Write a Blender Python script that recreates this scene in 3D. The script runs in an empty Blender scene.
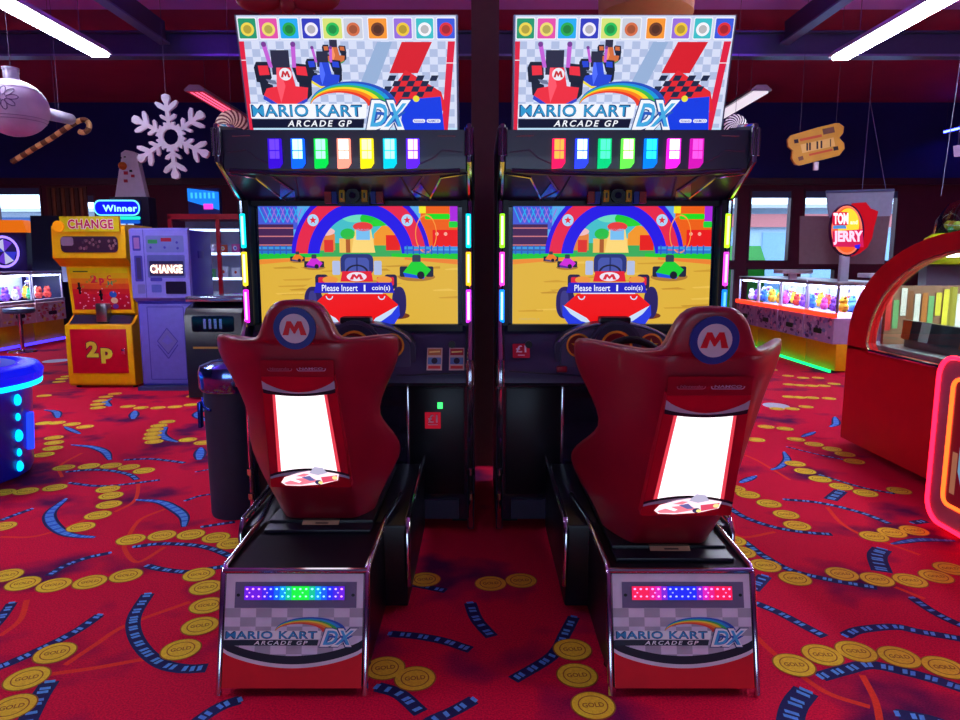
import bpy, bmesh, math, random
from mathutils import Vector, Matrix
random.seed(7)
SC = bpy.context.scene
COL = SC.collection
PI = math.pi
CAMZ = 1.40
PITCH = math.radians(8.2)
FPX = 693.3
cp, sp = math.cos(PITCH), math.sin(PITCH)

# ------------------------------------------------------------------ camera
cd = bpy.data.cameras.new('camera')
cd.sensor_width = 36.0
cd.lens = 36.0 * FPX / 960.0
cd.clip_start = 0.05
cam = bpy.data.objects.new('camera', cd)
COL.objects.link(cam)
cam.location = (0, 0, CAMZ)
cam.rotation_euler = (math.radians(90) - PITCH, 0, 0)
SC.camera = cam
SC.view_settings.view_transform = 'Standard'
SC.view_settings.look = 'None'
SC.view_settings.gamma = 1
SC.view_settings.exposure = 0.0
SC.view_settings.use_curve_mapping = False

def ray(px, py):
    a, b = (px - 480) / FPX, -(py - 360) / FPX
    return Vector((a, cp + b * sp, -sp + b * cp))
def atY(px, py, Y):
    d = ray(px, py); t = Y / d.y
    return Vector((d.x * t, Y, CAMZ + d.z * t))
def atX(px, py, X):
    d = ray(px, py); t = X / d.x
    return Vector((X, d.y * t, CAMZ + d.z * t))
def floor(px, py):
    d = ray(px, py); t = -CAMZ / d.z
    return Vector((d.x * t, d.y * t, 0))

# ------------------------------------------------------------------ materials
def lin(c):
    return tuple(((v / 255.) / 12.92 if v / 255. <= .04045 else ((v / 255. + .055) / 1.055) ** 2.4) for v in c[:3]) + (1,)
MATS = {}
def pm(c, rough=.5, metal=0, var=.12, scale=18, bump=0, coat=0):
    """procedural painted / plastic / metal surface, sRGB colour"""
    key = ('p', tuple(c), rough, metal, var, scale, bump, coat)
    if key in MATS: return MATS[key]
    m = bpy.data.materials.new('surface'); m.use_nodes = True
    nt = m.node_tree; b = nt.nodes['Principled BSDF']
    b.inputs['Roughness'].default_value = rough
    b.inputs['Metallic'].default_value = metal
    b.inputs['Coat Weight'].default_value = coat
    if not metal and not coat: b.inputs['Specular IOR Level'].default_value = .3
    n = nt.nodes.new('ShaderNodeTexNoise'); n.inputs['Scale'].default_value = scale
    n.inputs['Detail'].default_value = 2
    tc = nt.nodes.new('ShaderNodeTexCoord'); nt.links.new(tc.outputs['Object'], n.inputs['Vector'])
    mx = nt.nodes.new('ShaderNodeMix'); mx.data_type = 'RGBA'
    L = lin(c)
    mx.inputs[6].default_value = tuple(v * (1 - var) for v in L[:3]) + (1,)
    mx.inputs[7].default_value = tuple(min(1, v * (1 + var)) for v in L[:3]) + (1,)
    nt.links.new(n.outputs['Fac'], mx.inputs[0])
    nt.links.new(mx.outputs[2], b.inputs['Base Color'])
    if bump:
        bp = nt.nodes.new('ShaderNodeBump'); bp.inputs['Strength'].default_value = bump
        bp.inputs['Distance'].default_value = .002
        nt.links.new(n.outputs['Fac'], bp.inputs['Height']); nt.links.new(bp.outputs['Normal'], b.inputs['Normal'])
    MATS[key] = m
    return m
def em(c, s=1.0, rough=.35):
    """backlit print, lamp or screen colour"""
    key = ('e', tuple(c), s, rough)
    if key in MATS: return MATS[key]
    m = bpy.data.materials.new('lit'); m.use_nodes = True
    b = m.node_tree.nodes['Principled BSDF']
    L = lin(c)
    b.inputs['Base Color'].default_value = tuple(v * .12 for v in L[:3]) + (1,)
    b.inputs['Specular IOR Level'].default_value = .2
    b.inputs['Roughness'].default_value = rough
    b.inputs['Emission Color'].default_value = L
    b.inputs['Emission Strength'].default_value = s
    MATS[key] = m
    return m
def glass(tint=(255, 255, 255), rough=.02, fac=.08):
    key = ('g', tuple(tint), rough, fac)
    if key in MATS: return MATS[key]
    m = bpy.data.materials.new('clear_glass'); m.use_nodes = True
    nt = m.node_tree; nt.nodes.remove(nt.nodes['Principled BSDF'])
    t = nt.nodes.new('ShaderNodeBsdfTransparent'); t.inputs[0].default_value = lin(tint)
    g = nt.nodes.new('ShaderNodeBsdfGlossy'); g.inputs['Roughness'].default_value = rough
    mx = nt.nodes.new('ShaderNodeMixShader'); lw = nt.nodes.new('ShaderNodeLayerWeight')
    lw.inputs[0].default_value = .25
    ml = nt.nodes.new('ShaderNodeMath'); ml.operation = 'MULTIPLY_ADD'
    ml.inputs[1].default_value = .4; ml.inputs[2].default_value = fac
    nt.links.new(lw.outputs['Facing'], ml.inputs[0]); nt.links.new(ml.outputs[0], mx.inputs[0])
    nt.links.new(t.outputs[0], mx.inputs[1]); nt.links.new(g.outputs[0], mx.inputs[2])
    nt.links.new(mx.outputs[0], nt.nodes['Material Output'].inputs[0])
    MATS[key] = m
    return m
CHROME = pm((205, 205, 215), .12, 1, .05)
STEEL = pm((150, 152, 160), .3, 1, .08)
BLACK = pm((14, 14, 24), .35, 0, .2)
GLOSSBLACK = pm((26, 24, 44), .16, 0, .1, coat=.5)
DARKBLUE = pm((20, 20, 52), .4)
DASH = pm((58, 54, 84), .35, 0, .1)
RUBBER = pm((16, 15, 20), .6)
WHITE = pm((225, 222, 230), .45)

# ------------------------------------------------------------------ mesh builder
class MB:
    def __init__(s): s.v = []; s.f = []; s.m = []; s.sm = []; s.mats = []
    def mi(s, m):
        if m not in s.mats: s.mats.append(m)
        return s.mats.index(m)
    def add(s, vs, fs, m, smooth=False):
        o = len(s.v); k = s.mi(m)
        s.v += [tuple(p) for p in vs]
        for f in fs:
            s.f.append([o + i for i in f]); s.m.append(k); s.sm.append(smooth)
    def box(s, x0, x1, y0, y1, z0, z1, m, bev=0):
        if bev:
            bm = bmesh.new()
            vs = [bm.verts.new(p) for p in [(x0,y0,z0),(x1,y0,z0),(x1,y1,z0),(x0,y1,z0),(x0,y0,z1),(x1,y0,z1),(x1,y1,z1),(x0,y1,z1)]]
            for f in [(0,3,2,1),(4,5,6,7),(0,1,5,4),(1,2,6,5),(2,3,7,6),(3,0,4,7)]: bm.faces.new([vs[i] for i in f])
            bmesh.ops.bevel(bm, geom=bm.edges[:], offset=bev, segments=2, affect='EDGES', profile=.5)
            bm.verts.index_update()
            s.add([v.co[:] for v in bm.verts], [[v.index for v in f.verts] for f in bm.faces], m, True)
            bm.free(); return s
        s.add([(x0,y0,z0),(x1,y0,z0),(x1,y1,z0),(x0,y1,z0),(x0,y0,z1),(x1,y0,z1),(x1,y1,z1),(x0,y1,z1)],
              [(0,3,2,1),(4,5,6,7),(0,1,5,4),(1,2,6,5),(2,3,7,6),(3,0,4,7)], m)
        return s
    def prism(s, pts, axis, a0, a1, m):
        """extrude a 2-D outline along an axis: x -> (y,z), y -> (x,z), z -> (x,y)"""
        def P(p, a): return {'x': (a, p[0], p[1]), 'y': (p[0], a, p[1]), 'z': (p[0], p[1], a)}[axis]
        n = len(pts)
        s.add([P(p, a0) for p in pts] + [P(p, a1) for p in pts],
              [list(range(n)), list(range(2 * n - 1, n - 1, -1))] + [[i, i + n, (i + 1) % n + n, (i + 1) % n] for i in range(n)], m)
        return s
    def tube(s, pts, r, m, n=8, closed=False):
        pts = [Vector(p) for p in pts]; N = len(pts)
        rs = r if isinstance(r, (list, tuple)) else [r] * N
        vs = []; up = None
        for i, p in enumerate(pts):
            a = pts[(i - 1) % N] if (closed or i > 0) else pts[i]
            b = pts[(i + 1) % N] if (closed or i < N - 1) else pts[i]
            t = (b - a).normalized()
            if up is None:
                up = Vector((0, 0, 1)) if abs(t.z) < .9 else Vector((1, 0, 0))
            u = (up - t * up.dot(t)).normalized(); w = t.cross(u); up = u
            for k in range(n):
                an = 2 * PI * k / n
                vs.append(p + (u * math.cos(an) + w * math.sin(an)) * rs[i])
        fs = []
        for i in range(N if closed else N - 1):
            j = (i + 1) % N
            for k in range(n):
                fs.append([i * n + k, i * n + (k + 1) % n, j * n + (k + 1) % n, j * n + k])
        if not closed: fs += [list(range(n - 1, -1, -1)), [(N - 1) * n + k for k in range(n)]]
        s.add(vs, fs, m, True); return s
    def lathe(s, prof, c, m, n=32, axis='z'):
        """profile of (radius, height) round a centre; cap the ends when radius is 0"""
        c = Vector(c); vs = []; fs = []
        for r, h in prof:
            for k in range(n):
                a = 2 * PI * k / n; q = (r * math.cos(a), r * math.sin(a), h)
                if axis == 'y': q = (q[0], q[2], q[1])
                if axis == 'x': q = (q[2], q[0], q[1])
                vs.append(c + Vector(q))
        for i in range(len(prof) - 1):
            for k in range(n):
                fs.append([i * n + k, i * n + (k + 1) % n, (i + 1) * n + (k + 1) % n, (i + 1) * n + k])
        if prof[0][0] > 1e-6: fs.append(list(range(n - 1, -1, -1)))
        if prof[-1][0] > 1e-6: fs.append([(len(prof) - 1) * n + k for k in range(n)])
        s.add(vs, fs, m, True); return s
    def sphere(s, c, r, m, sx=1, sy=1, sz=1, n=16):
        vs = []; fs = []; R = n // 2
        for i in range(R + 1):
            th = PI * i / R
            for k in range(n):
                a = 2 * PI * k / n
                vs.append((c[0] + r * sx * math.sin(th) * math.cos(a), c[1] + r * sy * math.sin(th) * math.sin(a), c[2] + r * sz * math.cos(th)))
        for i in range(R):
            for k in range(n): fs.append([i * n + k, (i + 1) * n + k, (i + 1) * n + (k + 1) % n, i * n + (k + 1) % n])
        s.add(vs, fs, m, True); return s
    def build(s, name, parent=None, off=(0, 0, 0), weld=True, **props):
        me = bpy.data.meshes.new(name)
        off = Vector(off)
        me.from_pydata([tuple(Vector(p) - off) for p in s.v], [], s.f)
        for m in s.mats: me.materials.append(m)
        me.polygons.foreach_set('material_index', s.m)
        me.polygons.foreach_set('use_smooth', s.sm)
        me.update()
        try: me.set_sharp_from_angle(angle=math.radians(38))
        except Exception: pass
        o = bpy.data.objects.new(name, me); COL.objects.link(o)
        if parent is not None: o.parent = parent
        for k, v in props.items(): o[k] = v
        return o

def thing(name, loc, label, cat, group=None, rz=0):
    o = bpy.data.objects.new(name, None); COL.objects.link(o)
    o.empty_display_size = .1
    o.location = loc; o.rotation_euler = (0, 0, rz)
    o['label'] = label; o['category'] = cat
    if group: o['group'] = group
    return o
def tag(o, label, cat, group=None):
    o['label'] = label; o['category'] = cat
    if group: o['group'] = group
    return o
def solo(mb, name, loc, label, cat, group=None):
    """a thing that is one mesh, its origin at loc"""
    o = mb.build(name, None, loc); o.location = loc
    return tag(o, label, cat, group)
def struct(mb, name):
    o = mb.build(name); o['kind'] = 'structure'; return o
def copy_tree(o, parent=None):
    c = o.copy(); COL.objects.link(c)
    if parent is not None:
        c.parent = parent
    for ch in list(o.children): copy_tree(ch, c)
    return c

# ------------------------------------------------------------------ flat print on a panel
TXT = {}
def glyphs(body, off, shear, sp_=1.0):
    key = (body, off, shear, sp_)
    if key in TXT: return TXT[key]
    cu = bpy.data.curves.new('t', 'FONT'); cu.body = body; cu.offset = off; cu.shear = shear
    cu.space_character = sp_; cu.resolution_u = 3; cu.fill_mode = 'FRONT'
    ob = bpy.data.objects.new('t', cu); COL.objects.link(ob)
    dg = bpy.context.evaluated_depsgraph_get(); dg.update()
    me = bpy.data.meshes.new_from_object(ob.evaluated_get(dg))
    vs = [tuple(v.co[:2]) for v in me.vertices]; fs = [list(p.vertices) for p in me.polygons]
    bpy.data.objects.remove(ob); bpy.data.curves.remove(cu); bpy.data.meshes.remove(me)
    TXT[key] = (vs, fs); return TXT[key]
class Face:
    """a printed panel: picture coordinates x0..x1 (right), y0..y1 (down) on a quad at TL with U (right) and D (down)"""
    def __init__(s, mb, TL, U, D, x0, x1, y0, y1, step=.0007):
        s.mb = mb; s.TL = Vector(TL); s.U = Vector(U); s.D = Vector(D)
        s.N = s.D.cross(s.U).normalized(); s.b = (x0, x1, y0, y1); s.step = step
    def P(s, x, y, l):
        x0, x1, y0, y1 = s.b
        return s.TL + s.U * ((x - x0) / (x1 - x0)) + s.D * ((y - y0) / (y1 - y0)) + s.N * (s.step * l)
    def clipx(s, p): x0, x1, y0, y1 = s.b; return (min(max(p[0], x0), x1), min(max(p[1], y0), y1))
    def poly(s, pts, m, l=1, clip=True):
        if clip: pts = [s.clipx(p) for p in pts]
        q = []
        for p in pts:
            if not q or (abs(p[0]-q[-1][0]) + abs(p[1]-q[-1][1])) > 1e-6: q.append(p)
        if len(q) > 2 and abs(q[0][0]-q[-1][0]) + abs(q[0][1]-q[-1][1]) < 1e-6: q.pop()
        if len(q) < 3: return
        s.mb.add([s.P(a, b, l) for a, b in q], [list(range(len(q)))], m)
    def rect(s, x0, x1, y0, y1, m, l=1): s.poly([(x0, y0), (x1, y0), (x1, y1), (x0, y1)], m, l)
    def rrect(s, x0, x1, y0, y1, r, m, l=1, ry=None):
        ry = ry or r; p = []
        for cx, cy, a0 in ((x1 - r, y0 + ry, -90), (x1 - r, y1 - ry, 0), (x0 + r, y1 - ry, 90), (x0 + r, y0 + ry, 180)):
            for k in range(6):
                a = math.radians(a0 + k * 18); p.append((cx + r * math.cos(a), cy + ry * math.sin(a)))
        s.poly(p, m, l)
    def disc(s, cx, cy, rx, m, l=1, ry=None, n=24, rot=0):
        ry = ry or rx; c, q = math.cos(rot), math.sin(rot)
        s.poly([(cx + rx * math.cos(2*PI*k/n) * c - ry * math.sin(2*PI*k/n) * q, cy + rx * math.cos(2*PI*k/n) * q + ry * math.sin(2*PI*k/n) * c) for k in range(n)], m, l)
    def strip(s, A, B, m, l=1):
        for i in range(len(A) - 1): s.poly([A[i], A[i+1], B[i+1], B[i]], m, l)
    def band(s, cx, cy, r0, r1, a0, a1, m, l=1, ey=1.0, n=24):
        A = []; B = []
        for k in range(n + 1):
            a = math.radians(a0 + (a1 - a0) * k / n)
            A.append((cx + r0 * math.cos(a), cy - r0 * ey * math.sin(a))); B.append((cx + r1 * math.cos(a), cy - r1 * ey * math.sin(a)))
        s.strip(A, B, m, l)
    def line(s, pts, w, m, l=1):
        for i in range(len(pts) - 1):
            (ax, ay), (bx, by) = pts[i], pts[i+1]; L = math.hypot(bx-ax, by-ay) or 1
            nx, ny = -(by-ay)/L*w/2, (bx-ax)/L*w/2
            s.poly([(ax+nx, ay+ny), (bx+nx, by+ny), (bx-nx, by-ny), (ax-nx, ay-ny)], m, l)
    def star(s, cx, cy, r, m, l=1, k=.42):
        s.poly([(cx + (r if i % 2 == 0 else r*k) * math.sin(PI*i/5), cy - (r if i % 2 == 0 else r*k) * math.cos(PI*i/5)) for i in range(10)], m, l)
    def text(s, body, x0, x1, y0, y1, m, l=1, off=0.0, shear=0.0, sp_=1.0, grow=0.0, base=None):
        vs, fs = glyphs(body, off, shear, sp_)
        bx0, by0 = min(v[0] for v in vs), min(v[1] for v in vs); bx1, by1 = max(v[0] for v in vs), max(v[1] for v in vs)
        x0 -= grow; x1 += grow; y0 -= grow; y1 += grow
        s.mb.add([s.P(x0 + (v[0]-bx0)/(bx1-bx0)*(x1-x0), y1 - (v[1]-by0)/(by1-by0)*(y1-y0), l) for v in vs], fs, m)
    def emblem(s, cx, cy, w, h, m, l=1):
        pts = [(-.56,-.46),(-.34,.46),(-.14,.46),(0,.1),(.14,.46),(.34,.46),(.56,-.46),(.28,-.46),(.2,.04),(.03,-.36),(-.03,-.36),(-.2,.04),(-.28,-.46)]
        s.poly([(cx + x*w, cy - y*h) for x, y in pts], m, l)

def sky_texture():
    w = bpy.data.worlds.new('daylight'); SC.world = w; w.use_nodes = True
    nt = w.node_tree; bg = nt.nodes['Background']
    tc = nt.nodes.new('ShaderNodeTexCoord'); n = nt.nodes.new('ShaderNodeTexNoise')
    n.inputs['Scale'].default_value = 2.5
    r = nt.nodes.new('ShaderNodeValToRGB')
    r.color_ramp.elements[0].color = (.55, .72, .95, 1); r.color_ramp.elements[1].color = (.95, .97, 1, 1)
    nt.links.new(tc.outputs['Generated'], n.inputs['Vector']); nt.links.new(n.outputs['Fac'], r.inputs[0])
    nt.links.new(r.outputs[0], bg.inputs[0]); bg.inputs[1].default_value = 4.5
sky_texture()
# ================================================================== THE SETTING
# ---- carpet
def carpet():
    m = bpy.data.materials.new('red_carpet'); m.use_nodes = True
    nt = m.node_tree; b = nt.nodes['Principled BSDF']; b.inputs['Roughness'].default_value = .95
    b.inputs['Specular IOR Level'].default_value = .15
    tc = nt.nodes.new('ShaderNodeTexCoord')
    n1 = nt.nodes.new('ShaderNodeTexNoise'); n1.inputs['Scale'].default_value = 1.9; n1.inputs['Detail'].default_value = 3
    n2 = nt.nodes.new('ShaderNodeTexNoise'); n2.inputs['Scale'].default_value = 160; n2.inputs['Detail'].default_value = 2
    for n in (n1, n2): nt.links.new(tc.outputs['Object'], n.inputs['Vector'])
    r1 = nt.nodes.new('ShaderNodeValToRGB')
    r1.color_ramp.elements[0].position = .34; r1.color_ramp.elements[0].color = lin((96, 8, 72))
    r1.color_ramp.elements[1].position = .47; r1.color_ramp.elements[1].color = lin((224, 12, 60))
    nt.links.new(n1.outputs['Fac'], r1.inputs[0])
    r2 = nt.nodes.new('ShaderNodeValToRGB')
    r2.color_ramp.elements[0].position = .25; r2.color_ramp.elements[0].color = (.5, .5, .7, 1)
    r2.color_ramp.elements[1].position = .62; r2.color_ramp.elements[1].color = (1, 1, 1, 1)
    nt.links.new(n2.outputs['Fac'], r2.inputs[0])
    mx = nt.nodes.new('ShaderNodeMix'); mx.data_type = 'RGBA'; mx.blend_type = 'MULTIPLY'; mx.inputs[0].default_value = 1
    nt.links.new(r1.outputs[0], mx.inputs[6]); nt.links.new(r2.outputs[0], mx.inputs[7])
    nt.links.new(mx.outputs[2], b.inputs['Base Color'])
    bp = nt.nodes.new('ShaderNodeBump'); bp.inputs['Strength'].default_value = .4; bp.inputs['Distance'].default_value = .003
    nt.links.new(n2.outputs['Fac'], bp.inputs['Height']); nt.links.new(bp.outputs['Normal'], b.inputs['Normal'])
    return m
def weave(c):
    return pm(c, .95, 0, .35, 150)
RED = carpet()
COIN = weave((240, 192, 44)); COINLINE = weave((150, 92, 28)); COININ = weave((222, 160, 34))
NAVYW = weave((26, 30, 84)); BLUEW = weave((86, 150, 222)); MIDBLUE = weave((44, 96, 196)); ORANGEW = weave((226, 50, 26))
fl = MB()
fl.add([(-11, -4.2, 0), (11, -4.2, 0), (11, 13.4, 0), (-11, 13.4, 0)], [(0, 1, 2, 3)], RED)
# arcs: pixel polylines of the photograph read back on to the floor plane; (points, width, style)
def smooth_path(P, step=.02):
    if len(P) == 2: P = [P[0], (P[0] + P[1]) / 2, P[1]]
    out = []
    for i in range(len(P) - 1):
        p0 = P[i-1] if i > 0 else P[i] * 2 - P[i+1]
        p3 = P[i+2] if i + 2 < len(P) else P[i+1] * 2 - P[i]
        p1, p2 = P[i], P[i+1]; n = max(2, int((p2 - p1).length / step))
        for k in range(n):
            t = k / n
            out.append(.5 * ((2*p1) + (p2-p0)*t + (2*p0-5*p1+4*p2-p3)*t*t + (3*p1-p0-3*p2+p3)*t**3))
    out.append(P[-1]); return out
def ribbon(path, w, m, z, off=0, wf=None):
    vs = []; n = len(path)
    for i, p in enumerate(path):
        t = (path[min(i+1, n-1)] - path[max(i-1, 0)]); t.z = 0; t.normalize(); nn = Vector((-t.y, t.x, 0))
        ww = w * (wf(i / (n - 1)) if wf else 1)
        for s_ in (-1, 1):
            q = p + nn * (off + s_ * ww / 2); vs.append((q.x, q.y, z))
    fl.add(vs, [[2*i, 2*i+1, 2*i+3, 2*i+2] for i in range(n - 1)], m)
def arc(px, w=.052, style='d'):
    w *= .88
    path = smooth_path([floor(*p) for p in px])
    L = sum((path[i+1] - path[i]).length for i in range(len(path) - 1))
    if style == 'o': ribbon(path, .022, ORANGEW, .0004); return
    wf = (lambda t: .45 + .75 * math.sin(PI * min(1, max(0, t))) ** .8) if style == 's' else (lambda t: 1)
    ribbon(path, w, NAVYW, .0008, 0, wf)
    if style == 's': ribbon(path, w * .62, MIDBLUE, .0014, 0, wf)
    # light blue ticks across the band
    n = max(3, int(L / .031)); N = len(path)
    for k in range(n):
        i = min(N - 2, int((k + .3) / n * N)); j = min(N - 1, i + 1)
        t = (path[j] - path[i]); t.normalize(); nn = Vector((-t.y, t.x, 0)); c = path[i]; h = w * .30 * wf(i / N)
        a = t * .0075; fl.add([(q.x, q.y, .002) for q in (c - a - nn*h, c + a - nn*h*.8, c + a + nn*h, c - a + nn*h*.8)], [(0, 1, 2, 3)], BLUEW)
ARCS = [
 ([(100,615),(75,632),(35,652),(0,667),(-30,676)],.052,'d'), ([(148,594),(135,615),(134,632),(144,650),(162,664),(185,669),(207,668)],.062,'d'),
 ([(50,682),(40,697),(27,722),(15,745)],.07,'d'), ([(240,700),(220,707),(197,722),(180,738)],.055,'d'), ([(12,603),(0,620),(-15,636)],.05,'d'),
 ([(66,499),(51,512),(51,522),(62,532),(75,536),(95,537.5)],.07,'s'), ([(137,500),(160,502),(175,509),(184,517),(184,527)],.07,'s'),
 ([(185,501),(200,496),(215,494)],.035,'d'), ([(134,547),(160,544),(190,545),(212,549),(234,558)],.05,'d'),
 ([(147,566),(165,570),(190,572),(215,568),(228,566)],.05,'d'), ([(110,553),(87,558),(65,566),(48,576)],.045,'d'),
 ([(70,483),(95,486),(120,485),(160,480)],.045,'d'), ([(32,509),(15,515),(0,521)],.045,'d'), ([(202,527),(235,522)],.045,'d'),
 ([(72,445),(92,447),(105,452),(110,460)],.07,'s'), ([(125,460),(150,459),(170,461),(185,463)],.05,'d'),
 ([(177,442),(167,439),(161,434),(166,427)],.09,'s'), ([(67,472),(90,470),(112,471),(130,475),(137,480)],.05,'d'),
 ([(111,399),(105,402),(110,406.5)],.09,'s'), ([(135,411),(133,419)],.09,'s'), ([(204,409),(197,415),(206,421)],.09,'s'), ([(201,448),(199,460)],.09,'s'),
 ([(45,410),(56,412),(58,418)],.08,'s'), ([(65,427),(80,434)],.06,'s'), ([(196,472),(212,469)],.03,'d'),
 ([(784,499.5),(820,503),(860,512.5),(890,524)],.05,'d'), ([(725,505),(745,517.5),(775,527.5),(805,532.5),(832,534.5)],.05,'d'),
 ([(742,540),(762,555),(790,570),(830,580),(877,588)],.052,'d'), ([(841,491),(830,500)],.09,'d'), ([(882,549),(877,557),(882,572)],.10,'d'),
 ([(892,544),(920,540),(955,541)],.05,'s'), ([(912,523),(926,521)],.06,'d'), ([(765,576),(752,590)],.07,'d'), ([(912,598),(935,613),(960,625),(985,634)],.052,'d'),
 ([(735,596),(752,602),(777,612),(802,625),(825,637)],.052,'d'), ([(845,636),(860,630),(895,627),(920,632),(960,639),(985,645)],.055,'d'),
 ([(820,677),(845,670),(870,665),(905,672),(935,680),(965,690)],.062,'d'), ([(806,691),(795,705),(790,722),(790,740)],.09,'d'), ([(897,714),(930,720),(960,730)],.06,'d'),
 ([(784,452),(787,460),(780,467),(771,470)],.06,'s'), ([(815,432),(802,437)],.06,'s'), ([(835,417),(836,424),(830,427)],.07,'s'), ([(756,476),(740,483)],.06,'s'),
 ([(820,475),(860,487),(895,494)],.035,'d'), ([(787,447),(820,455),(855,462)],.03,'d'),
 ([(390,634),(415,636),(443,641),(471,650)],.052,'d'), ([(470,603),(477,620),(492,637)],.06,'d'), ([(574,617),(565,634),(552,656),(513,680)],.055,'d'),
 ([(377,687),(399,694),(421,713)],.06,'d'), ([(474,700),(452,712),(430,722),(415,735)],.055,'d'), ([(401,582),(446,591)],.05,'d'),
 ([(0,537),(37,536),(80,522),(105,510)],0,'o'), ([(139,480),(135,500),(115,512)],0,'o'), ([(165,509),(140,520),(127,540),(125,550),(138,562),(165,547)],0,'o'),
 ([(190,602),(127,625),(95,645),(65,665)],0,'o'), ([(52,674),(95,668),(145,659)],0,'o'), ([(27,600),(20,620),(0,636)],0,'o'),
 ([(827,507),(840,522),(860,534),(895,546),(920,555)],0,'o'), ([(730,512),(727,525),(742,537),(775,532)],0,'o'), ([(752,632),(770,650),(807,680),(832,695),(870,707)],0,'o'),
 ([(862,675),(875,700),(880,722)],0,'o'), ([(895,587),(925,599)],0,'o'), ([(82,453),(60,466),(62,477)],0,'o'),([(745,455),(760,462),(790,480)],0,'o'),
]
for a in ARCS: arc(*a)
COINS = [(131,540),(162,536),(191,535),(216,538),(231,544),(2,527),(81,527.5),(98,515.6),(109,505),(111,496),(108,489.5),(6,576),(23,584),(54,585.6),(90,582.5),(126,576),
 (199,575),(206,588),(207,606),(200,626.5),(181,650),(55,653.5),(27,679),(12,708),(64,468),(89,466.5),(111,466),(129,467.5),(144,471),(55,488),(26,491.6),(3,493),
 (54,438),(54,443),(53,448.5),(44,455),(44,423.5),(57,423),(72,424.5),(85,427),(154,442),(152,438),(153,434),(155,430),(159,426),(167,422),(188,440),(203,443),
 (98,408),(98,404.5),(100,401),(106,397),(115,394),(128,406.6),(141,408),(158,408),(175,407),(191,405),(193,396.5),(208,395),(44,396),(62,379),(59,382),(67,376.5),
 (766,427),(785,429),(756,440),(796,439.7),(814,444.5),(832,449.4),(845,454.6),(854,461.7),(795,464),(805,471.5),(820,479.4),(841,487),(865.5,493.5),(899,491),
 (748,495),(769,504),(786,515),(797,526),(734,489),(732,541),(741,552.5),(765.5,566),(795,579),(842,574.5),(877,580),(910,581),(936,577),(950,569),(874,537),(892,533),(914,531),
 (794,665.5),(822.5,655.5),(856,652),(899,657.5),(944,668),(789,397),(799,397.6),(812,398),(829,398.7),(777,409),(792,409),(806,407),(789,384.6),(800,385.5),(812,386),(824,386),(834,384),
 (385,668.6),(415,679),(572.5,650),(577,676),(593,706),(425,580),(490.6,584),(521,581),(788,376),(803,378),(818,378),(772,370),(760,362)]
def coin(c, r=.067):
    def D(r_, z, m, r0=0):
        n = 28
        if r0: 
            vs = [(c.x + q * math.cos(2*PI*k/n), c.y + q * math.sin(2*PI*k/n), z) for k in range(n) for q in (r0, r_)]
            fl.add(vs, [[2*k, 2*k+1, (2*k+3) % (2*n), (2*k+2) % (2*n)] for k in range(n)], m)
        else: fl.add([(c.x + r_ * math.cos(2*PI*k/n), c.y + r_ * math.sin(2*PI*k/n), z) for k in range(n)], [list(range(n))], m)
    D(r * 1.07, .0026, COINLINE); D(r, .0032, COIN); D(r * .72, .0038, COINLINE, r * .66)
    if c.y < 5.2:
        vs, fs = glyphs('GOLD', .02, 0)
        w, h = max(v[0] for v in vs), max(v[1] for v in vs)
        a = -math.atan2(c.x, c.y) * .35 + .12
        fl.add([(c.x + ((v[0]/w - .5) * math.cos(a) * .07 - (v[1]/h - .5) * math.sin(a) * .022), c.y + ((v[0]/w - .5) * math.sin(a) * .07 + (v[1]/h - .5) * math.cos(a) * .022), .0044) for v in vs], fs, COINLINE)
for p in COINS: coin(floor(*p))
# two pale spots on the far carpet
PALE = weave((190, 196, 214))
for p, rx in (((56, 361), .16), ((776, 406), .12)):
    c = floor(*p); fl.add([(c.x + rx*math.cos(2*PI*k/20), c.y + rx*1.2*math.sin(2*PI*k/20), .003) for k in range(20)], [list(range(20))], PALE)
struct(fl, 'floor')

# ---- walls and ceiling
NAVYWALL = pm((24, 25, 104), .8, 0, .15, 3); MAROON = pm((74, 12, 40), .7, 0, .2, 4); CEIL = pm((190, 120, 225), .85, 0, .15, 2); CEIL2 = pm((150, 30, 76), .85, 0, .15, 2)
YW = 13.2; HC = 4.25
FRAME = pm((66, 14, 44), .5, 0, .15)
wins = [(-9.05, -8.15, 1.3, 2.76), (-7.65, -7.15, 1.3, 2.62), (4.45, 4.82, 1.36, 2.70), (5.02, 5.82, 1.36, 2.70), (6.02, 6.72, 1.36, 2.70), (6.9, 7.8, 1.36, 2.70)]
low = [(4.45, 4.82, .25, 1.26), (5.02, 5.82, .25, 1.26), (6.02, 6.72, .25, 1.26)]
def wall_with_holes(name, holes, x0, x1, z0, z1, m):
    b = MB(); xs = sorted({x0, x1, *[h[0] for h in holes], *[h[1] for h in holes]}); zs = sorted({z0, z1, *[h[2] for h in holes], *[h[3] for h in holes]})
    for i in range(len(xs) - 1):
        for j in range(len(zs) - 1):
            cx, cz = (xs[i] + xs[i+1]) / 2, (zs[j] + zs[j+1]) / 2
            if any(h[0] < cx < h[1] and h[2] < cz < h[3] for h in holes): continue
            mm = NAVYWALL if cz > 2.85 else m
            b.box(xs[i], xs[i+1], YW, YW + .16, zs[j], zs[j+1], mm)
    return b
b = wall_with_holes('wall_back', wins + low, -11, 11, 0, 2.86, MAROON)
b.box(-11, 11, YW, YW + .16, 2.86, HC, NAVYWALL)
struct(b, 'wall_back')
struct(MB().box(-11.15, -11, -4.2, YW + .16, 0, HC, pm((40, 20, 70), .8, 0, .15, 3)), 'wall_left')
struct(MB().box(11, 11.15, -4.2, YW + .16, 0, HC, pm((40, 20, 70), .8, 0, .15, 3)), 'wall_right')
b = MB(); RW = pm((120, 70, 150), .8, 0, .15, 3)
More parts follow.
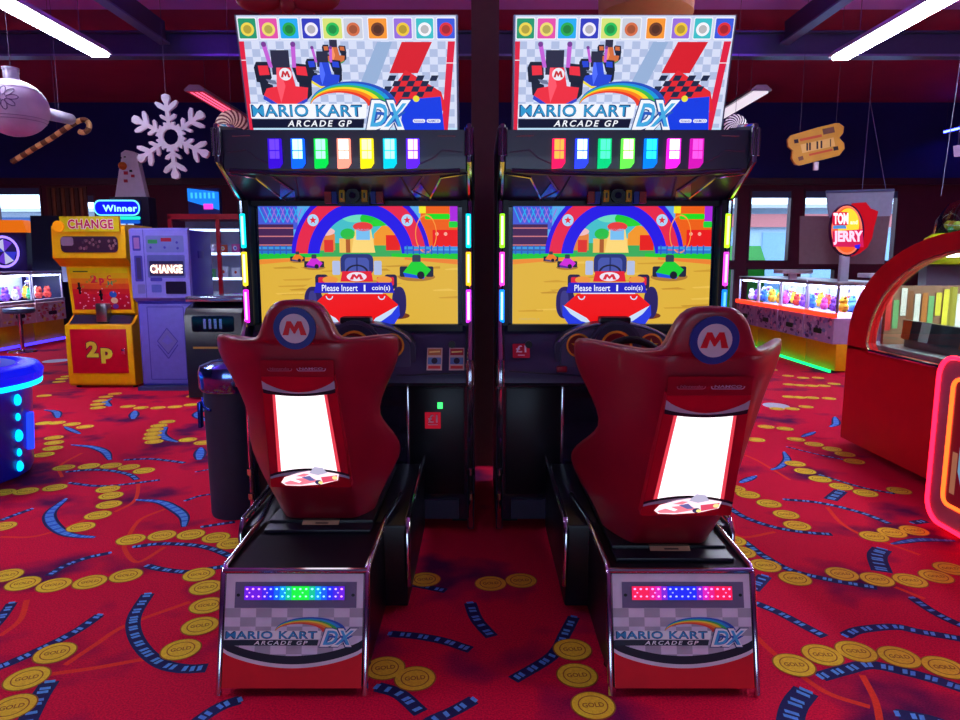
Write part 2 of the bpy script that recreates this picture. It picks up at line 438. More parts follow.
b.box(-11.15, 11.15, -4.35, -4.2, 0, .6, RW); b.box(-11.15, 11.15, -4.35, -4.2, 2.1, HC, RW); b.box(-11.15, -2.8, -4.35, -4.2, .6, 2.1, RW); b.box(2.8, 11.15, -4.35, -4.2, .6, 2.1, RW)
struct(b, 'wall_rear')
for i in range(4):  # rear windows added behind the viewer to let daylight in
    xa_, xb_ = -2.8 + i*1.4, -1.4 + i*1.4; b = MB()
    for a in ((xa_, xa_+.06, .6, 2.1), (xb_-.06, xb_, .6, 2.1), (xa_, xb_, .6, .66), (xa_, xb_, 2.04, 2.1)): b.box(a[0], a[1], -4.34, -4.2, a[2], a[3], FRAME)
    o = struct(b, 'window_%d' % (20 + i)); MB().box(xa_+.06, xb_-.06, -4.28, -4.272, .66, 2.04, glass((235, 245, 255), .02, .03)).build('pane', o)
pl_ = bpy.data.lights.new('window_portal', 'AREA'); pl_.shape = 'RECTANGLE'; pl_.size = 5.6; pl_.size_y = 1.5; pl_.cycles.is_portal = True  # portal guiding daylight through the added rear windows
po_ = bpy.data.objects.new('window_portal', pl_); COL.objects.link(po_); po_.location = (0, -4.36, 1.35); po_.rotation_euler = (math.radians(90), 0, 0)
struct(MB().box(-11.15, 11.15, -4.35, 8.46, HC, HC + .1, CEIL).box(-11.15, 11.15, 8.46, YW + .16, HC, HC + .1, CEIL2), 'ceiling')  # near part coloured purple to stand for violet light on it
k = 0
for w in wins + low:
    k += 1; b = MB()
    x0, x1, z0, z1 = w; t = .035
    for a in ((x0, x0+t, z0, z1), (x1-t, x1, z0, z1), (x0, x1, z0, z0+t), (x0, x1, z1-t, z1)): b.box(a[0], a[1], YW - .02, YW + .12, a[2], a[3], FRAME)
    o = struct(b, 'window_%d' % k)
    MB().box(x0+t, x1-t, YW + .05, YW + .058, z0+t, z1-t, glass((235, 245, 255), .02, .03)).build('pane', o)
    if z0 > 1: MB().box(x0+t, x1-t, YW + .0, YW + .03, z1-t-.12, z1-t, pm((60, 70, 110), .6)).build('blind', o)
# steelwork under the ceiling
STEELB = pm((64, 62, 104), .4, .5, .1); 
b = MB(); b.box(-11, 11, 8.45, 8.47, 3.72, 4.0, STEELB); b.box(-11, 11, 8.38, 8.54, 3.72, 3.745, pm((120, 120, 170), .3, .6)); b.box(-11, 11, 8.38, 8.54, 3.98, 4.0, STEELB)
struct(b, 'trim_1')
for i, x in ((2, -3.62), (3, 3.5)):
    b = MB(); b.box(x-.015, x+.015, -4, 8.4, 3.86, 4.1, STEELB); b.box(x-.06, x+.06, -4, 8.4, 3.85, 3.87, pm((110, 110, 165), .3, .6)); struct(b, 'trim_%d' % i)
b = MB(); b.box(-11, 11, YW - .06, YW, 2.78, 2.90, pm((60, 14, 40), .5)); struct(b, 'trim_4')
# post between the two racing cabinets
b = MB(); b.box(-.055, .12, 4.62, 4.74, 0, HC, pm((84, 44, 50), .6)); struct(b, 'trim_5')

# ---- outside the windows
b = MB(); b.add([(-30, YW + .2, -.05), (30, YW + .2, -.05), (30, 45, -.05), (-30, 45, -.05)], [(0, 1, 2, 3)], pm((150, 150, 155), .9)); o = b.build('ground'); o['kind'] = 'structure'
def shopfront(x0, x1, y, label, wallc, bandc):
    t = thing('shop_building', ((x0+x1)/2, y, -.05), label, 'building')
    off = t.location
    MB().box(x0, x1, y, y + 4, -.05, 2.8, pm(wallc, .8)).build('wall', t, off)
    MB().box(x0, x1, y - .12, y, 2.3, 2.65, pm(bandc, .6)).build('sign_board', t, off)
    MB().box(x0 - .1, x1 + .1, y - .3, y + 4.1, 2.8, 2.9, pm((190, 195, 205), .7)).build('roof', t, off)
    n = int((x1 - x0) / 1.3)
    for i in range(n):
        a = x0 + .2 + i * (x1 - x0 - .2) / n
        MB().box(a, a + .9, y - .04, y, .5, 2.15, pm((150, 190, 225), .2)).build('window', t, off)
    return t
shopfront(6.2, 13.5, 19.5, 'pale blue shopfront with a red sign board seen through the right windows', (178, 205, 226), (214, 130, 130))
shopfront(-18, -9, 21, 'pale building seen through the two small windows at the left', (190, 200, 214), (60, 90, 140))
v = thing('van', (5.4, 15.3, -.05), 'green van parked outside the window behind the right racing cabinet', 'van')
GREEN = pm((40, 170, 50), .3)
MB().prism([(14.6, .3), (16.6, .3), (16.6, 1.62), (16.5, 1.70), (14.9, 1.70), (14.6, 1.4)], 'x', 4.7, 5.95, GREEN).build('body', v, v.location)
MB().box(4.69, 4.70, 15.0, 15.9, 1.0, 1.5, pm((40, 60, 60), .1)).build('window', v, v.location)
for x in (4.85, 5.95):
    for y in (14.95, 16.2): MB().lathe([(.0, -.1), (.3, -.1), (.3, .1), (0, .1)], (x, y, .25), RUBBER, 20, 'x').build('wheel', v, v.location)
# ================================================================== THE TWO RACING CABINETS
X0 = .026; HX = .636
E = em
def M_(x): return x
def logo_strip(F, X0_, X1_, Y0_, Y1_, lit, l=3):
    """rainbow arc + title + DX in a box of the print"""
    w = X1_ - X0_; h = Y1_ - Y0_
    C = (lambda c: em(c, 1.0)) if lit else (lambda c: pm(c, .4))
    X = lambda u: X0_ + u * w
    Y = lambda v: Y0_ + v * h
    # rainbow: tapered arc from the middle of the title up and over into the DX block
    cols = [(235, 60, 40), (250, 130, 30), (250, 220, 40), (60, 190, 80), (30, 150, 220), (40, 80, 190)]
    n = 26; A = []; 
    for k in range(n + 1):
        t = k / n
        a = PI * (1 - t * .97)
        A.append(((X(.637) + .266 * w * math.cos(a)), (Y(.60) - .36 * h * math.sin(a)), t))
    Bp = []
    for k in range(n + 1):
        t = k / n; a = PI * (1 - t * .97)
        Bp.append(((X(.55) + .177 * w * math.cos(a)), (Y(.63) - .22 * h * math.sin(a)), t))
    for j, c in enumerate(reversed(cols)):
        f0, f1 = j / 6, (j + 1) / 6
        P = [(a[0] + (b_[0] - a[0]) * f0, a[1] + (b_[1] - a[1]) * f0) for a, b_ in zip(A, Bp)]
        Q = [(a[0] + (b_[0] - a[0]) * f1, a[1] + (b_[1] - a[1]) * f1) for a, b_ in zip(A, Bp)]
        F.strip(P, Q, C(c), l)
    # title
    wm = C((245, 248, 255)); dk = C((24, 60, 120)); lb = C((50, 150, 205)); bk = C((18, 20, 50))
    F.poly([(X(0), Y(.58)), (X(.72), Y(.58)), (X(.71), Y(.80)), (X(0), Y(.80))], wm, l + 1)
    g = .01 * w
    F.text('MARIO KART', X(.01), X(.685), Y(.60), Y(.77), dk, l + 2, .028, 0, 1.08, g * .5)
    F.text('MARIO KART', X(.014), X(.681), Y(.605), Y(.765), lb, l + 3, .012, 0, 1.08)
    F.poly([(X(.0), Y(.81)), (X(.70), Y(.81)), (X(.69), Y(.95)), (X(0), Y(.95))], bk, l + 1)
    F.text('ARCADE GP', X(.22), X(.62), Y(.83), Y(.93), wm, l + 2, .02, .25, 1.35)
    # DX
    F.text('DX', X(.70), X(1.0), Y(.50), Y(1.0), dk, l + 2, .12, .35)
    F.text('DX', X(.708), X(.992), Y(.52), Y(.98), wm, l + 3, .085, .35)
    F.text('DX', X(.732), X(.965), Y(.57), Y(.93), C((70, 170, 225)), l + 4, .02, .35)
    F.text('DX', X(.736), X(.96), Y(.70), Y(.93), C((40, 90, 190)), l + 3.5, .03, .35)

def print_kart(F, cx, cy, s, body, trim, l=3, pipes=True, emblem=True):
    """front three-quarter view of an empty race kart"""
    tyre, met = em((28, 34, 56)), em((110, 120, 150))
    p = lambda x, y: (cx + x * s, cy + y * s)
    F.poly([p(-1.0, -.35), p(-.9, -.55), p(-.45, -.55), p(-.4, .0), p(-.55, .2), p(-.95, .15)], tyre, l)
    F.poly([p(.35, -.35), p(.45, -.5), p(.95, -.45), p(1.02, .1), p(.85, .3), p(.5, .15)], tyre, l)
    F.poly([p(-.85, .1), p(-.4, .25), p(-.3, .75), p(-.5, .85), p(-.8, .6)], tyre, l)
    F.poly([p(.55, .1), p(1.0, .1), p(.98, .6), p(.75, .85), p(.55, .6)], tyre, l)
    F.rect(cx - .36*s, cx + .28*s, cy - .95*s, cy - .1*s, em((44, 44, 70)), l)
    F.poly([p(-.85, -.42), p(-.5, -.42), p(-.46, -.1), p(-.82, -.08)], em(body), l + 1)
    F.poly([p(.48, -.40), p(.84, -.38), p(.88, -.06), p(.5, -.1)], em(body), l + 1)
    F.poly([p(-.18, -.35), p(.3, -.35), p(.42, .3), p(.86, .35), p(.8, .72), p(.3, .98), p(-.25, .95), p(-.75, .62), p(-.62, .38), p(-.2, .3)], em(body), l + 2)
    F.poly([p(-.75, .62), p(-.25, .95), p(.3, .98), p(.8, .72), p(.8, .84), p(.3, 1.1), p(-.28, 1.07), p(-.78, .76)], em(trim), l + 3)
    F.poly([p(-.2, -.35), p(-.08, -.35), p(.06, .3), p(-.15, .9), p(-.25, .3)], em(tuple(min(255, v + 40) for v in body)), l + 3)
    F.poly([p(-.62, .05), p(-.3, .1), p(-.2, .25), p(-.5, .2)], met, l + 2)
    if pipes:
        for x, dx in ((-.52, -.12), (.3, .08)):
            F.poly([p(x + dx, -1.15), p(x + dx + .16, -1.15), p(x + .2, -.35), p(x + .06, -.35)], em((196, 96, 214)), l + 2)
            F.disc(cx + (x + dx + .08) * s, cy - 1.15 * s, .09 * s, em((120, 60, 150)), l + 3)
    if emblem:
        F.disc(cx + .1 * s, cy - .12 * s, .22 * s, em((235, 235, 245)), l + 4); F.emblem(cx + .1 * s, cy - .12 * s, .30 * s, .24 * s, em((200, 40, 50)), l + 5)

def make_marquee(t):
    W = 1.0
    b = MB()
    # leaning box: front face from (y 3.36, z 2.515) to (y 3.48, z 2.005)
    zt, yt, zb, yb = 2.505, 3.345, 2.005, 3.475
    dep = Vector((0, .5, .125)).normalized() * .09
    fr = pm((120, 124, 150), .3, .5)
    vs = []
    for y, z in ((yt, zt), (yb, zb)):
        for x in (-W/2 - .008, W/2 + .008):
            vs += [(x, y, z), (x, y + dep.y, z + dep.z)]
    # 0 TLf 1 TLb 2 TRf 3 TRb 4 BLf 5 BLb 6 BRf 7 BRb
    b.add(vs, [(0, 4, 6, 2), (1, 3, 7, 5), (0, 2, 3, 1), (4, 5, 7, 6), (0, 1, 5, 4), (2, 6, 7, 3)], fr)
    box = b.build('marquee', t)
    b = MB()
    F = Face(b, (-W/2, yt - .001, zt - .004), (W, 0, 0), (0, yb - yt, zb - zt + .008), 98, 888, 58, 486)
    F.rect(98, 888, 58, 486, em((214, 222, 246)), 1)
    # grey-blue check
    for i in range(26):
        for j in range(12):
            if (i + j) % 2 == 0: F.rect(112 + i * 29.5, 112 + i * 29.5 + 29.5, 148 + j * 27.5, 148 + j * 27.5 + 27.5, em((176, 190, 224)), 2)
    F.rect(98, 888, 466, 486, em((190, 224, 248)), 2.4)
    # red edge stripes
    F.poly([(98, 148), (116, 148), (112, 480), (98, 480)], em((222, 34, 66)), 3); F.poly([(858, 148), (884, 148), (852, 480), (828, 480)], em((222, 34, 66)), 3)
    F.line([(98, 215), (116, 215)], 3, em((240, 240, 250)), 4); F.line([(850, 225), (888, 225)], 3, em((240, 240, 250)), 4)
    # top row of coloured tiles, each with a plain disc
    F.rect(98, 888, 60, 144, em((206, 214, 238)), 3)
    tiles = [(103, 166, (36, 150, 110), (236, 214, 80)), (178, 243, (226, 80, 170), (236, 220, 110)), (252, 318, (40, 170, 240), (40, 170, 80)), (332, 398, (50, 60, 190), (240, 236, 250)),
             (408, 476, (214, 226, 120), (40, 190, 90)), (483, 550, (200, 206, 220), (214, 110, 70)), (572, 638, (246, 150, 50), (110, 60, 40)), (664, 728, (150, 110, 220), (240, 200, 60)), (744, 806, (60, 190, 200), (245, 245, 250)), (820, 884, (60, 90, 220), (220, 50, 60))]
    for x0, x1, bg, fg in tiles:
        F.rrect(x0 - 3, x1 + 3, 64, 142, 6, em((240, 242, 250)), 4); F.rrect(x0, x1, 68, 138, 4, em(bg), 5)
        F.disc((x0+x1)/2, 106, 24, em(fg), 6); F.disc((x0+x1)/2, 106, 15, em(tuple(int(v * .75) for v in fg)), 7)
    print_kart(F, 442, 184, 44, (210, 110, 60), (70, 150, 90), 8, False, False)
    print_kart(F, 400, 246, 66, (40, 70, 214), (240, 220, 60), 16, True, False)
    print_kart(F, 248, 278, 104, (236, 48, 66), (50, 70, 200), 24, True, True)
    # plain race banners filling the right of the print
    F.poly([(640, 330), (700, 250), (830, 330), (850, 400), (640, 420)], em((226, 40, 50)), 8)
    F.poly([(600, 150), (655, 150), (590, 300), (530, 300)], em((150, 176, 214)), 7)
    F.poly([(690, 150), (800, 150), (745, 262), (640, 262)], em((214, 30, 44)), 7)
    for i in range(7):
        for j in range(4):
            if (i + j) % 2 == 0: F.poly([(640 + i*26 - j*9, 270 + j*20), (666 + i*26 - j*9, 270 + j*20), (657 + i*26 - j*9, 290 + j*20), (631 + i*26 - j*9, 290 + j*20)], em((32, 40, 70)), 9)
    F.poly([(690, 360), (828, 348), (840, 484), (668, 484)], em((24, 62, 226)), 10)
    F.disc(736, 356, 12, em((236, 226, 60)), 11)
    logo_strip(F, 114, 722, 232, 478, True, 30)
    for x0, x1, s in ((722, 768, 'Nintendo'), (774, 826, 'NAMCO')):
        F.rrect(x0, x1, 432, 446, 6, em((236, 238, 252)), 31); F.text(s, x0 + 5, x1 - 5, 434, 444, em((60, 80, 190)), 32, .01)
    b.build('marquee_print', box)

def make_screen(t):
    b = MB(); W, H = .995, .585
    F = Face(b, (-W/2, 3.53, 1.665), (W, 0, 0), (0, -.01, -H), 30, 945, 30, 548, .0005)
    e = em
    F.rect(30, 945, 30, 548, e((90, 170, 236)), 0)
    F.rect(30, 210, 30, 130, e((70, 90, 214)), 1)
    for i in range(9): F.line([(34 + i*20, 34), (64 + i*20, 100), (90 + i*20, 40)], 5, e((150, 110, 220) if i % 2 else (40, 170, 235)), 2)
    F.rect(30, 190, 108, 240, e((70, 36, 84)), 3)
    for y in (122, 158, 196): F.rect(30, 190, y, y + 5, e((206, 120, 130)), 4)
    # castle blocks on the right
    F.rect(775, 945, 30, 215, e((236, 96, 20)), 1); F.rect(768, 800, 30, 60, e((240, 230, 40)), 2); F.rect(910, 945, 30, 100, e((170, 40, 220)), 2)
    F.rrect(795, 910, 62, 86, 8, e((30, 220, 30)), 3); F.rrect(905, 945, 95, 122, 6, e((30, 210, 60)), 3); F.rect(830, 945, 132, 215, e((232, 26, 26)), 2)
    for x in (850, 890): F.disc(x, 150, 8, e((250, 170, 150)), 3)
    # scene through the arch
    F.disc(498, 250, 215, e((70, 190, 200)), 4, 215); F.rect(290, 700, 190, 262, e((60, 170, 90)), 5)
    F.disc(560, 84, 62, e((30, 200, 50)), 6, 34); F.disc(470, 70, 60, e((110, 220, 190)), 5, 30)
    F.poly([(560, 150), (600, 112), (650, 120), (670, 200), (560, 200)], e((240, 150, 40)), 6); F.disc(588, 100, 40, e((40, 210, 50)), 7, 16)
    F.rect(615, 680, 155, 222, e((228, 30, 24)), 8); F.rect(300, 380, 150, 222, e((226, 130, 60)), 6); F.disc(335, 140, 46, e((240, 190, 190)), 7, 18); F.rect(330, 372, 176, 230, e((220, 50, 44)), 8)
    F.rect(400, 560, 170, 232, e((240, 190, 90)), 6); F.disc(440, 150, 34, e((40, 190, 70)), 7, 24); F.rect(430, 450, 160, 232, e((170, 90, 40)), 7)
    F.poly([(455, 232), (475, 120), (545, 120), (565, 232)], e((250, 214, 120)), 7); F.rect(478, 542, 128, 176, e((120, 190, 240)), 8); F.disc(510, 118, 46, e((230, 60, 60)), 8, 20)
    # start arch
    F.band(498, 262, 192, 246, 0, 180, e((38, 24, 228)), 10, 1.02, 36); F.band(498, 262, 246, 302, 0, 180, e((228, 40, 74)), 10, 1.02, 36); F.band(498, 262, 302, 322, 0, 180, e((48, 20, 220)), 10, 1.02, 36)
    for a in (38, 142): 
        c = math.radians(a); F.disc(498 + 274*math.cos(c), 262 - 279*math.sin(c), 26, e((170, 214, 250)), 11); F.star(498 + 274*math.cos(c), 262 - 279*math.sin(c), 18, e((228, 40, 60)), 12)
    F.band(800, 150, 46, 50, 0, 360, e((246, 150, 60)), 12, 1.7)
    # fence, grass, road
    for x0, x1 in ((30, 180), (700, 945)):
        F.rect(x0, x1, 205, 218, e((60, 150, 225)), 12); F.rect(x0, x1, 222, 236, e((40, 120, 200)), 12)
        for k in range(int((x1 - x0) / 28)): F.rect(x0 + 10 + k*28, x0 + 16 + k*28, 200, 240, e((40, 90, 190)), 13)
    F.rect(30, 320, 236, 266, e((30, 196, 60)), 12); F.rect(640, 945, 236, 262, e((30, 200, 50)), 12)
    F.poly([(30, 262), (330, 250), (640, 250), (945, 262), (945, 548), (30, 548)], e((222, 178, 60)), 13)
    for k in range(26):
        a = random.uniform(30, 900); y = random.uniform(275, 520); F.poly([(a, y), (a + random.uniform(60, 160), y - 6), (a + 120, y + 4), (a + 10, y + 5)], e(random.choice([(206, 156, 48), (232, 192, 80), (196, 146, 44)])), 14)
    F.poly([(30, 262), (280, 252), (280, 262), (30, 284)], e((236, 140, 50)), 15); F.poly([(945, 262), (700, 252), (700, 262), (945, 284)], e((236, 130, 50)), 15)
    # small karts behind
    def small(cx, cy, s, c, d):
        F.disc(cx, cy + .5*s, s*1.1, e((170, 120, 50)), 15, .25*s)
        F.rrect(cx - s, cx - .5*s, cy - .1*s, cy + .5*s, .1*s, e((30, 36, 60)), 16); F.rrect(cx + .55*s, cx + s, cy - .1*s, cy + .5*s, .1*s, e((30, 36, 60)), 16)
        F.poly([(cx - .8*s, cy + .25*s), (cx - .3*s, cy - .35*s), (cx + .3*s, cy - .35*s), (cx + .85*s, cy + .1*s), (cx + .5*s, cy + .5*s), (cx - .5*s, cy + .5*s)], e(c), 17)
        F.rrect(cx - .25*s, cx + .25*s, cy - .75*s, cy - .1*s, .1*s, e((50, 60, 80)), 16); F.poly([(cx - .8*s, cy + .25*s), (cx + .5*s, cy + .5*s), (cx + .4*s, cy + .62*s), (cx - .7*s, cy + .5*s)], e(d), 18)
        F.disc(cx + .25*s, cy + .4*s, .22*s, e((24, 24, 40)), 19)
    small(206, 252, 34, (236, 120, 30), (60, 60, 120)); small(282, 274, 46, (206, 40, 214), (90, 30, 160)); small(755, 300, 78, (30, 206, 50), (30, 80, 220))
    # the big red kart, its seat empty
    F.disc(655, 512, 66, e((120, 60, 24)), 20, 16)
    F.rrect(285, 345, 328, 392, 14, e((40, 30, 70)), 20); F.rrect(606, 664, 328, 392, 14, e((40, 30, 70)), 20)
    F.rrect(300, 380, 340, 376, 6, e((224, 36, 56)), 21); F.rrect(570, 650, 340, 376, 6, e((224, 36, 56)), 21)
    F.rrect(404, 556, 238, 330, 26, e((40, 50, 120)), 20); F.rrect(424, 536, 254, 330, 20, e((70, 84, 170)), 21); F.rect(476, 484, 254, 330, e((40, 50, 120)), 22)
    F.band(480, 322, 44, 54, 0, 180, e((30, 30, 60)), 23, .7)
    F.rrect(366, 402, 268, 330, 6, e((176, 190, 226)), 20); F.rrect(558, 594, 268, 330, 6, e((176, 190, 226)), 20)
    F.disc(355, 352, 36, e((236, 150, 60)), 22, 16); F.disc(605, 352, 36, e((236, 150, 60)), 22, 16)
    F.poly([(412, 314), (546, 314), (554, 360), (402, 360)], e((226, 30, 50)), 24); F.disc(478, 338, 46, e((236, 226, 240)), 25, 20); F.emblem(478, 339, 58, 26, e((216, 40, 60)), 26)
    F.rrect(232, 318, 382, 524, 36, e((40, 30, 96)), 24, 60); F.rrect(640, 706, 382, 524, 30, e((40, 30, 96)), 24, 60)
    F.rrect(252, 290, 400, 505, 14, e((60, 56, 130)), 25, 40)
    F.poly([(268, 468), (330, 414), (610, 414), (668, 462), (640, 520), (560, 548), (390, 548), (310, 520)], e((236, 20, 24)), 26)
    F.poly([(262, 462), (310, 506), (370, 536), (440, 548), (290, 548), (262, 510)], e((40, 60, 224)), 27); F.poly([(672, 462), (630, 506), (570, 536), (500, 548), (650, 548), (676, 510)], e((40, 60, 224)), 27)
    F.poly([(268, 466), (290, 476), (376, 522), (400, 548), (350, 536), (300, 504)], e((200, 220, 246)), 28); F.poly([(668, 466), (648, 476), (562, 522), (540, 548), (590, 536), (636, 504)], e((200, 220, 246)), 28)
    F.poly([(290, 364), (640, 364), (652, 410), (278, 410)], e((36, 30, 190)), 29); F.line([(345, 412), (598, 412)], 5, e((220, 226, 246)), 30)
    for x in (350, 592): F.band(x, 424, 12, 17, 180, 360, e((200, 220, 250)), 31)
    w = e((240, 244, 255))
    F.text('Please Insert', 316, 482, 374, 402, w, 31, .01); F.text('1', 510, 518, 374, 402, w, 31, .0); F.text('coin(s)', 548, 632, 376, 404, w, 31, .01)
    F.text('CREDIT(S) 0', 60, 155, 522, 534, e((200, 180, 120)), 31)
    s = b.build('screen', t)

def make_lens_panel(t, cols):
    """seven light blocks set in the front of the hood"""
    # hood front runs (y 3.12, z 1.955) -> (y 3.14, z 1.79)
    for i, (c, hot, st) in enumerate(cols):
        b = MB(); x = (i - 3) * .103; w = .029; m = em(c, st); h = em(hot, st * 1.4)
        z1, z0 = 1.937, 1.812
        pr = [(x - w, z1), (x + w, z1), (x + w, z0 + .02), (x + w - .014, z0), (x - w, z0 - .004)]
        b.prism(pr, 'y', 3.20, 3.232, m)
        for (a, q, u, v) in ((-.7, .1, .6, .97), (.2, .75, .6, .97), (-.7, .1, .3, .56), (.2, .75, .3, .56)):
            b.box(x + a*w, x + q*w, 3.196, 3.20, z0 + u*(z1-z0), z0 + v*(z1-z0), h)  # whiter inner blocks paint the highlight of each lens
        b.build('light_block', t)

def make_cabinet(loc, label, cols, bars, led, seat_dy, stickers, side):
    t = thing('racing_arcade_cabinet', loc, label, 'arcade machine', 'twin kart racing arcade machines')
    # --- tower body
    b = MB()
    prof = [(3.47, .06), (4.3, .06), (4.3, 2.03), (3.47, 2.0), (3.22, 1.975), (3.23, 1.81), (3.56, 1.675), (3.57, 1.07), (3.50, .83), (3.50, .79), (3.47, .79)]
    b.prism(prof, 'x', -.545, .545, GLOSSBLACK)
    for s in (-.5, .5): b.box(s-.04, s+.04, 3.6, 3.7, 0, .06, BLACK); b.box(s-.04, s+.04, 4.1, 4.2, 0, .06, BLACK)
    b.build('tower_body', t)
    for s in (-1, 1):
        b = MB(); xx = sorted((s*.546, s*.578))
        pf = [(3.44, .02), (4.32, .02), (4.32, 2.05), (3.47, 2.03), (3.20, 1.99), (3.20, 1.84), (3.47, 1.69), (3.49, 1.12), (3.34, .93), (3.34, .78), (3.44, .76)]
        b.prism(pf, 'x', xx[0], xx[1], DARKBLUE); b.build('side_panel', t)
        b = MB(); p = [(s*.562, y - .006, z) for y, z in [(3.44, .03), (3.44, .76), (3.34, .78), (3.34, .93), (3.49, 1.12), (3.47, 1.69), (3.20, 1.84), (3.20, 1.99), (3.4, 2.02)]]
        b.tube(p, .013, CHROME, 8)
        for z in (.20, .33): b.lathe([(0, -.016), (.02, -.016), (.02, .016), (0, .016)], (s*.562, 3.43, z), CHROME, 12)
        for dx in (-.012, .012): b.tube([(s*.562 + dx, 3.185, 1.98), (s*.562 + dx, 3.185, 1.86)], .009, CHROME, 8)
        for dx in (-.012, .012): b.tube([(s*.562 + dx, 3.325, .92), (s*.562 + dx, 3.325, .79)], .009, CHROME, 8)
        b.build('chrome_trim', t)
    # lower front: door panels with chrome strips, vents
    for s in (-1, 1):
        b = MB(); a0, a1 = sorted((s*.25, s*.53)); b.box(a0, a1, 3.452, 3.47, .20, .76, BLACK, .004)
        d = b.build('coin_door', t)
        MB().box(s*.243 - .007, s*.243 + .007, 3.44, 3.47, .22, .77, CHROME, .003).build('door_edge', d)
        MB().box(min(s*.26, s*.5), max(s*.26, s*.5), 3.448, 3.47, .07, .17, pm((44, 42, 66), .5)).build('kick_plate', t)
    if side < 0:
        x = .37 if side < 0 else -.46
        b = MB(); F = Face(b, (x - .04 + .0, 3.449, .635), (.08, 0, 0), (0, 0, -.085), 0, 10, 0, 10)
        F.rect(0, 10, 0, 10, em((170, 16, 40), .8), 1); F.text('£1', 2, 8, 1.5, 6.5, pm((220, 190, 200), .5), 2, .02); F.line([(2, 7.6), (8, 7.6)], .5, pm((220, 190, 200), .5), 2)
        b.build('price_plate', t)
        if side < 0:
            b = MB(); b.box(.395, .42, 3.44, 3.452, .655, .685, em((60, 240, 110), 2.2)); b.build('coin_slot_light', t)
    # --- hood details
    b = MB(); b.prism([(3.468, 2.004), (3.217, 1.977), (3.227, 1.808), (3.555, 1.672), (3.6, 1.7), (3.6, 2.0)], 'x', -.5455, .5455, pm((44, 29, 66), .32, 0, .1, coat=.15)); b.build('hood', t)
    b = MB()
    F0 = lambda y, z: (y, z)
    # recessed visor below the light blocks
    def under(x, k, o=.004):  # point on the underside facet, k 0..1 from front to back
        y = 3.23 + (3.56 - 3.23) * k; z = 1.81 + (1.675 - 1.81) * k; return Vector((x, y - .31*o, z - .95*o))
    pts = [under(-.29, .95), under(-.24, .12), under(.24, .12), under(.29, .95)]
    b.tube(pts, .006, DASH, 6)
    for s in (-1, 1):
        b.tube([under(s*.55, .1), under(s*.43, .2), under(s*.35, .9)], .007, CHROME, 6)
        b.tube([under(s*.36, .1), under(s*.29, .55), under(s*.42, .95)], .008, pm((96, 70, 120), .25, .6), 6)
        b.add([under(s*.33, .35, .008), under(s*.28, .55, .008), under(s*.31, .95, .008), under(s*.37, .75, .008)], [(0, 1, 2, 3)], pm((110, 150, 200), .15, .7))
    b.tube([(-.52, 3.225, 1.80), (-.3, 3.22, 1.788), (0, 3.215, 1.782), (.3, 3.22, 1.788), (.52, 3.225, 1.80)], .012, pm((40, 38, 66), .25, 0, .1, coat=.4), 8)
    b.build('hood_visor', t)
    b = MB()
    c = under(0, .62, .02)
    b.lathe([(0, -.03), (.034, -.03), (.034, .0), (.026, .006), (0, .006)][::-1], (c.x, c.y, c.z), BLACK, 20, 'y')
    b.lathe([(0, -.036), (.016, -.036), (.016, -.03)], (c.x, c.y, c.z), pm((30, 30, 60), .05), 16, 'y')
    cm = b.build('camera', t)
    b = MB(); yel = pm((206, 160, 40), .4)
    for s in (-1, 1):
        b.box(s*.054 - .014, s*.054 + .014, c.y - .02, c.y, c.z - .03, c.z + .03, yel, .004); b.box(s*.054 - .004, s*.054 + .004, c.y - .024, c.y, c.z - .012, c.z + .012, BLACK)
    b.box(-.075, .075, c.y - .005, c.y + .01, c.z - .04, c.z + .04, BLACK)
    b.build('camera_bracket', cm)
    for s in (-1, 1):
        b = MB()
        b.box(s*.094 - .012, s*.094 + .012, c.y - .006, c.y + .03, c.z - .035, c.z + .035, pm((24, 40, 150), .4)); b.box(s*.125 - .016, s*.125 + .016, c.y - .006, c.y + .03, c.z - .035, c.z + .035, pm((150, 14, 36), .4))
        b.build('colour_badge', t)
    # printed lines on the hood front
    b = MB()
    for s in (-1, 1):
        b.tube([(s*.53, 3.222, 1.88), (s*.44, 3.22, 1.89), (s*.40, 3.222, 1.855), (s*.34, 3.226, 1.83)], .003, pm((120, 118, 150), .2, .7), 5)
        b.tube([(s*.50, 3.219, 1.95), (s*.42, 3.219, 1.952)], .003, pm((190, 170, 170), .2, .7), 5)
    b.build('hood_trim_line', t)
    make_lens_panel(t, cols)
    make_marquee(t)
    # --- screen with bezel
    b = MB()
    b.box(-.546, -.522, 3.46, 3.55, 1.075, 1.69, BLACK); b.box(.522, .546, 3.46, 3.55, 1.075, 1.69, BLACK)
    b.box(-.522, .522, 3.50, 3.55, 1.665, 1.69, BLACK); b.box(-.522, .522, 3.48, 3.55, 1.045, 1.078, BLACK)
    b.build('screen_bezel', t)
    make_screen(t)
    for s, colr in zip((-1, 1), bars):
        for k, c in enumerate(colr):
            z1 = 1.625 - k * .185; b = MB()
            b.box(s*.553 - .0125, s*.553 + .0125, 3.452, 3.468, z1 - .165, z1, em(c[0], 2.2), .004)
            b.box(s*.553 - .005, s*.553 + .005, 3.448, 3.453, z1 - .15, z1 - .012, em(c[1], 2.2)); b.build('light_bar', t)
    # --- dashboard
    b = MB()
    b.prism([(3.56, 1.06), (3.52, 1.072), (3.38, .87), (3.37, .80), (3.44, .77), (3.56, .77)], 'x', -.54, .54, DASH)
    dsh = b.build('dashboard', t)
    # console pod: three arches
    b = MB()
    def arch(rx, rz, zc, y0, y1, m, cx=0):
        pts = [(cx - rx, zc - .16)] + [(cx + rx * math.cos(a), zc + rz * math.sin(a)) for a in [PI - PI * k / 20 for k in range(21)]] + [(cx + rx, zc - .16)]
        b.prism(pts, 'y', y0, y1, m)
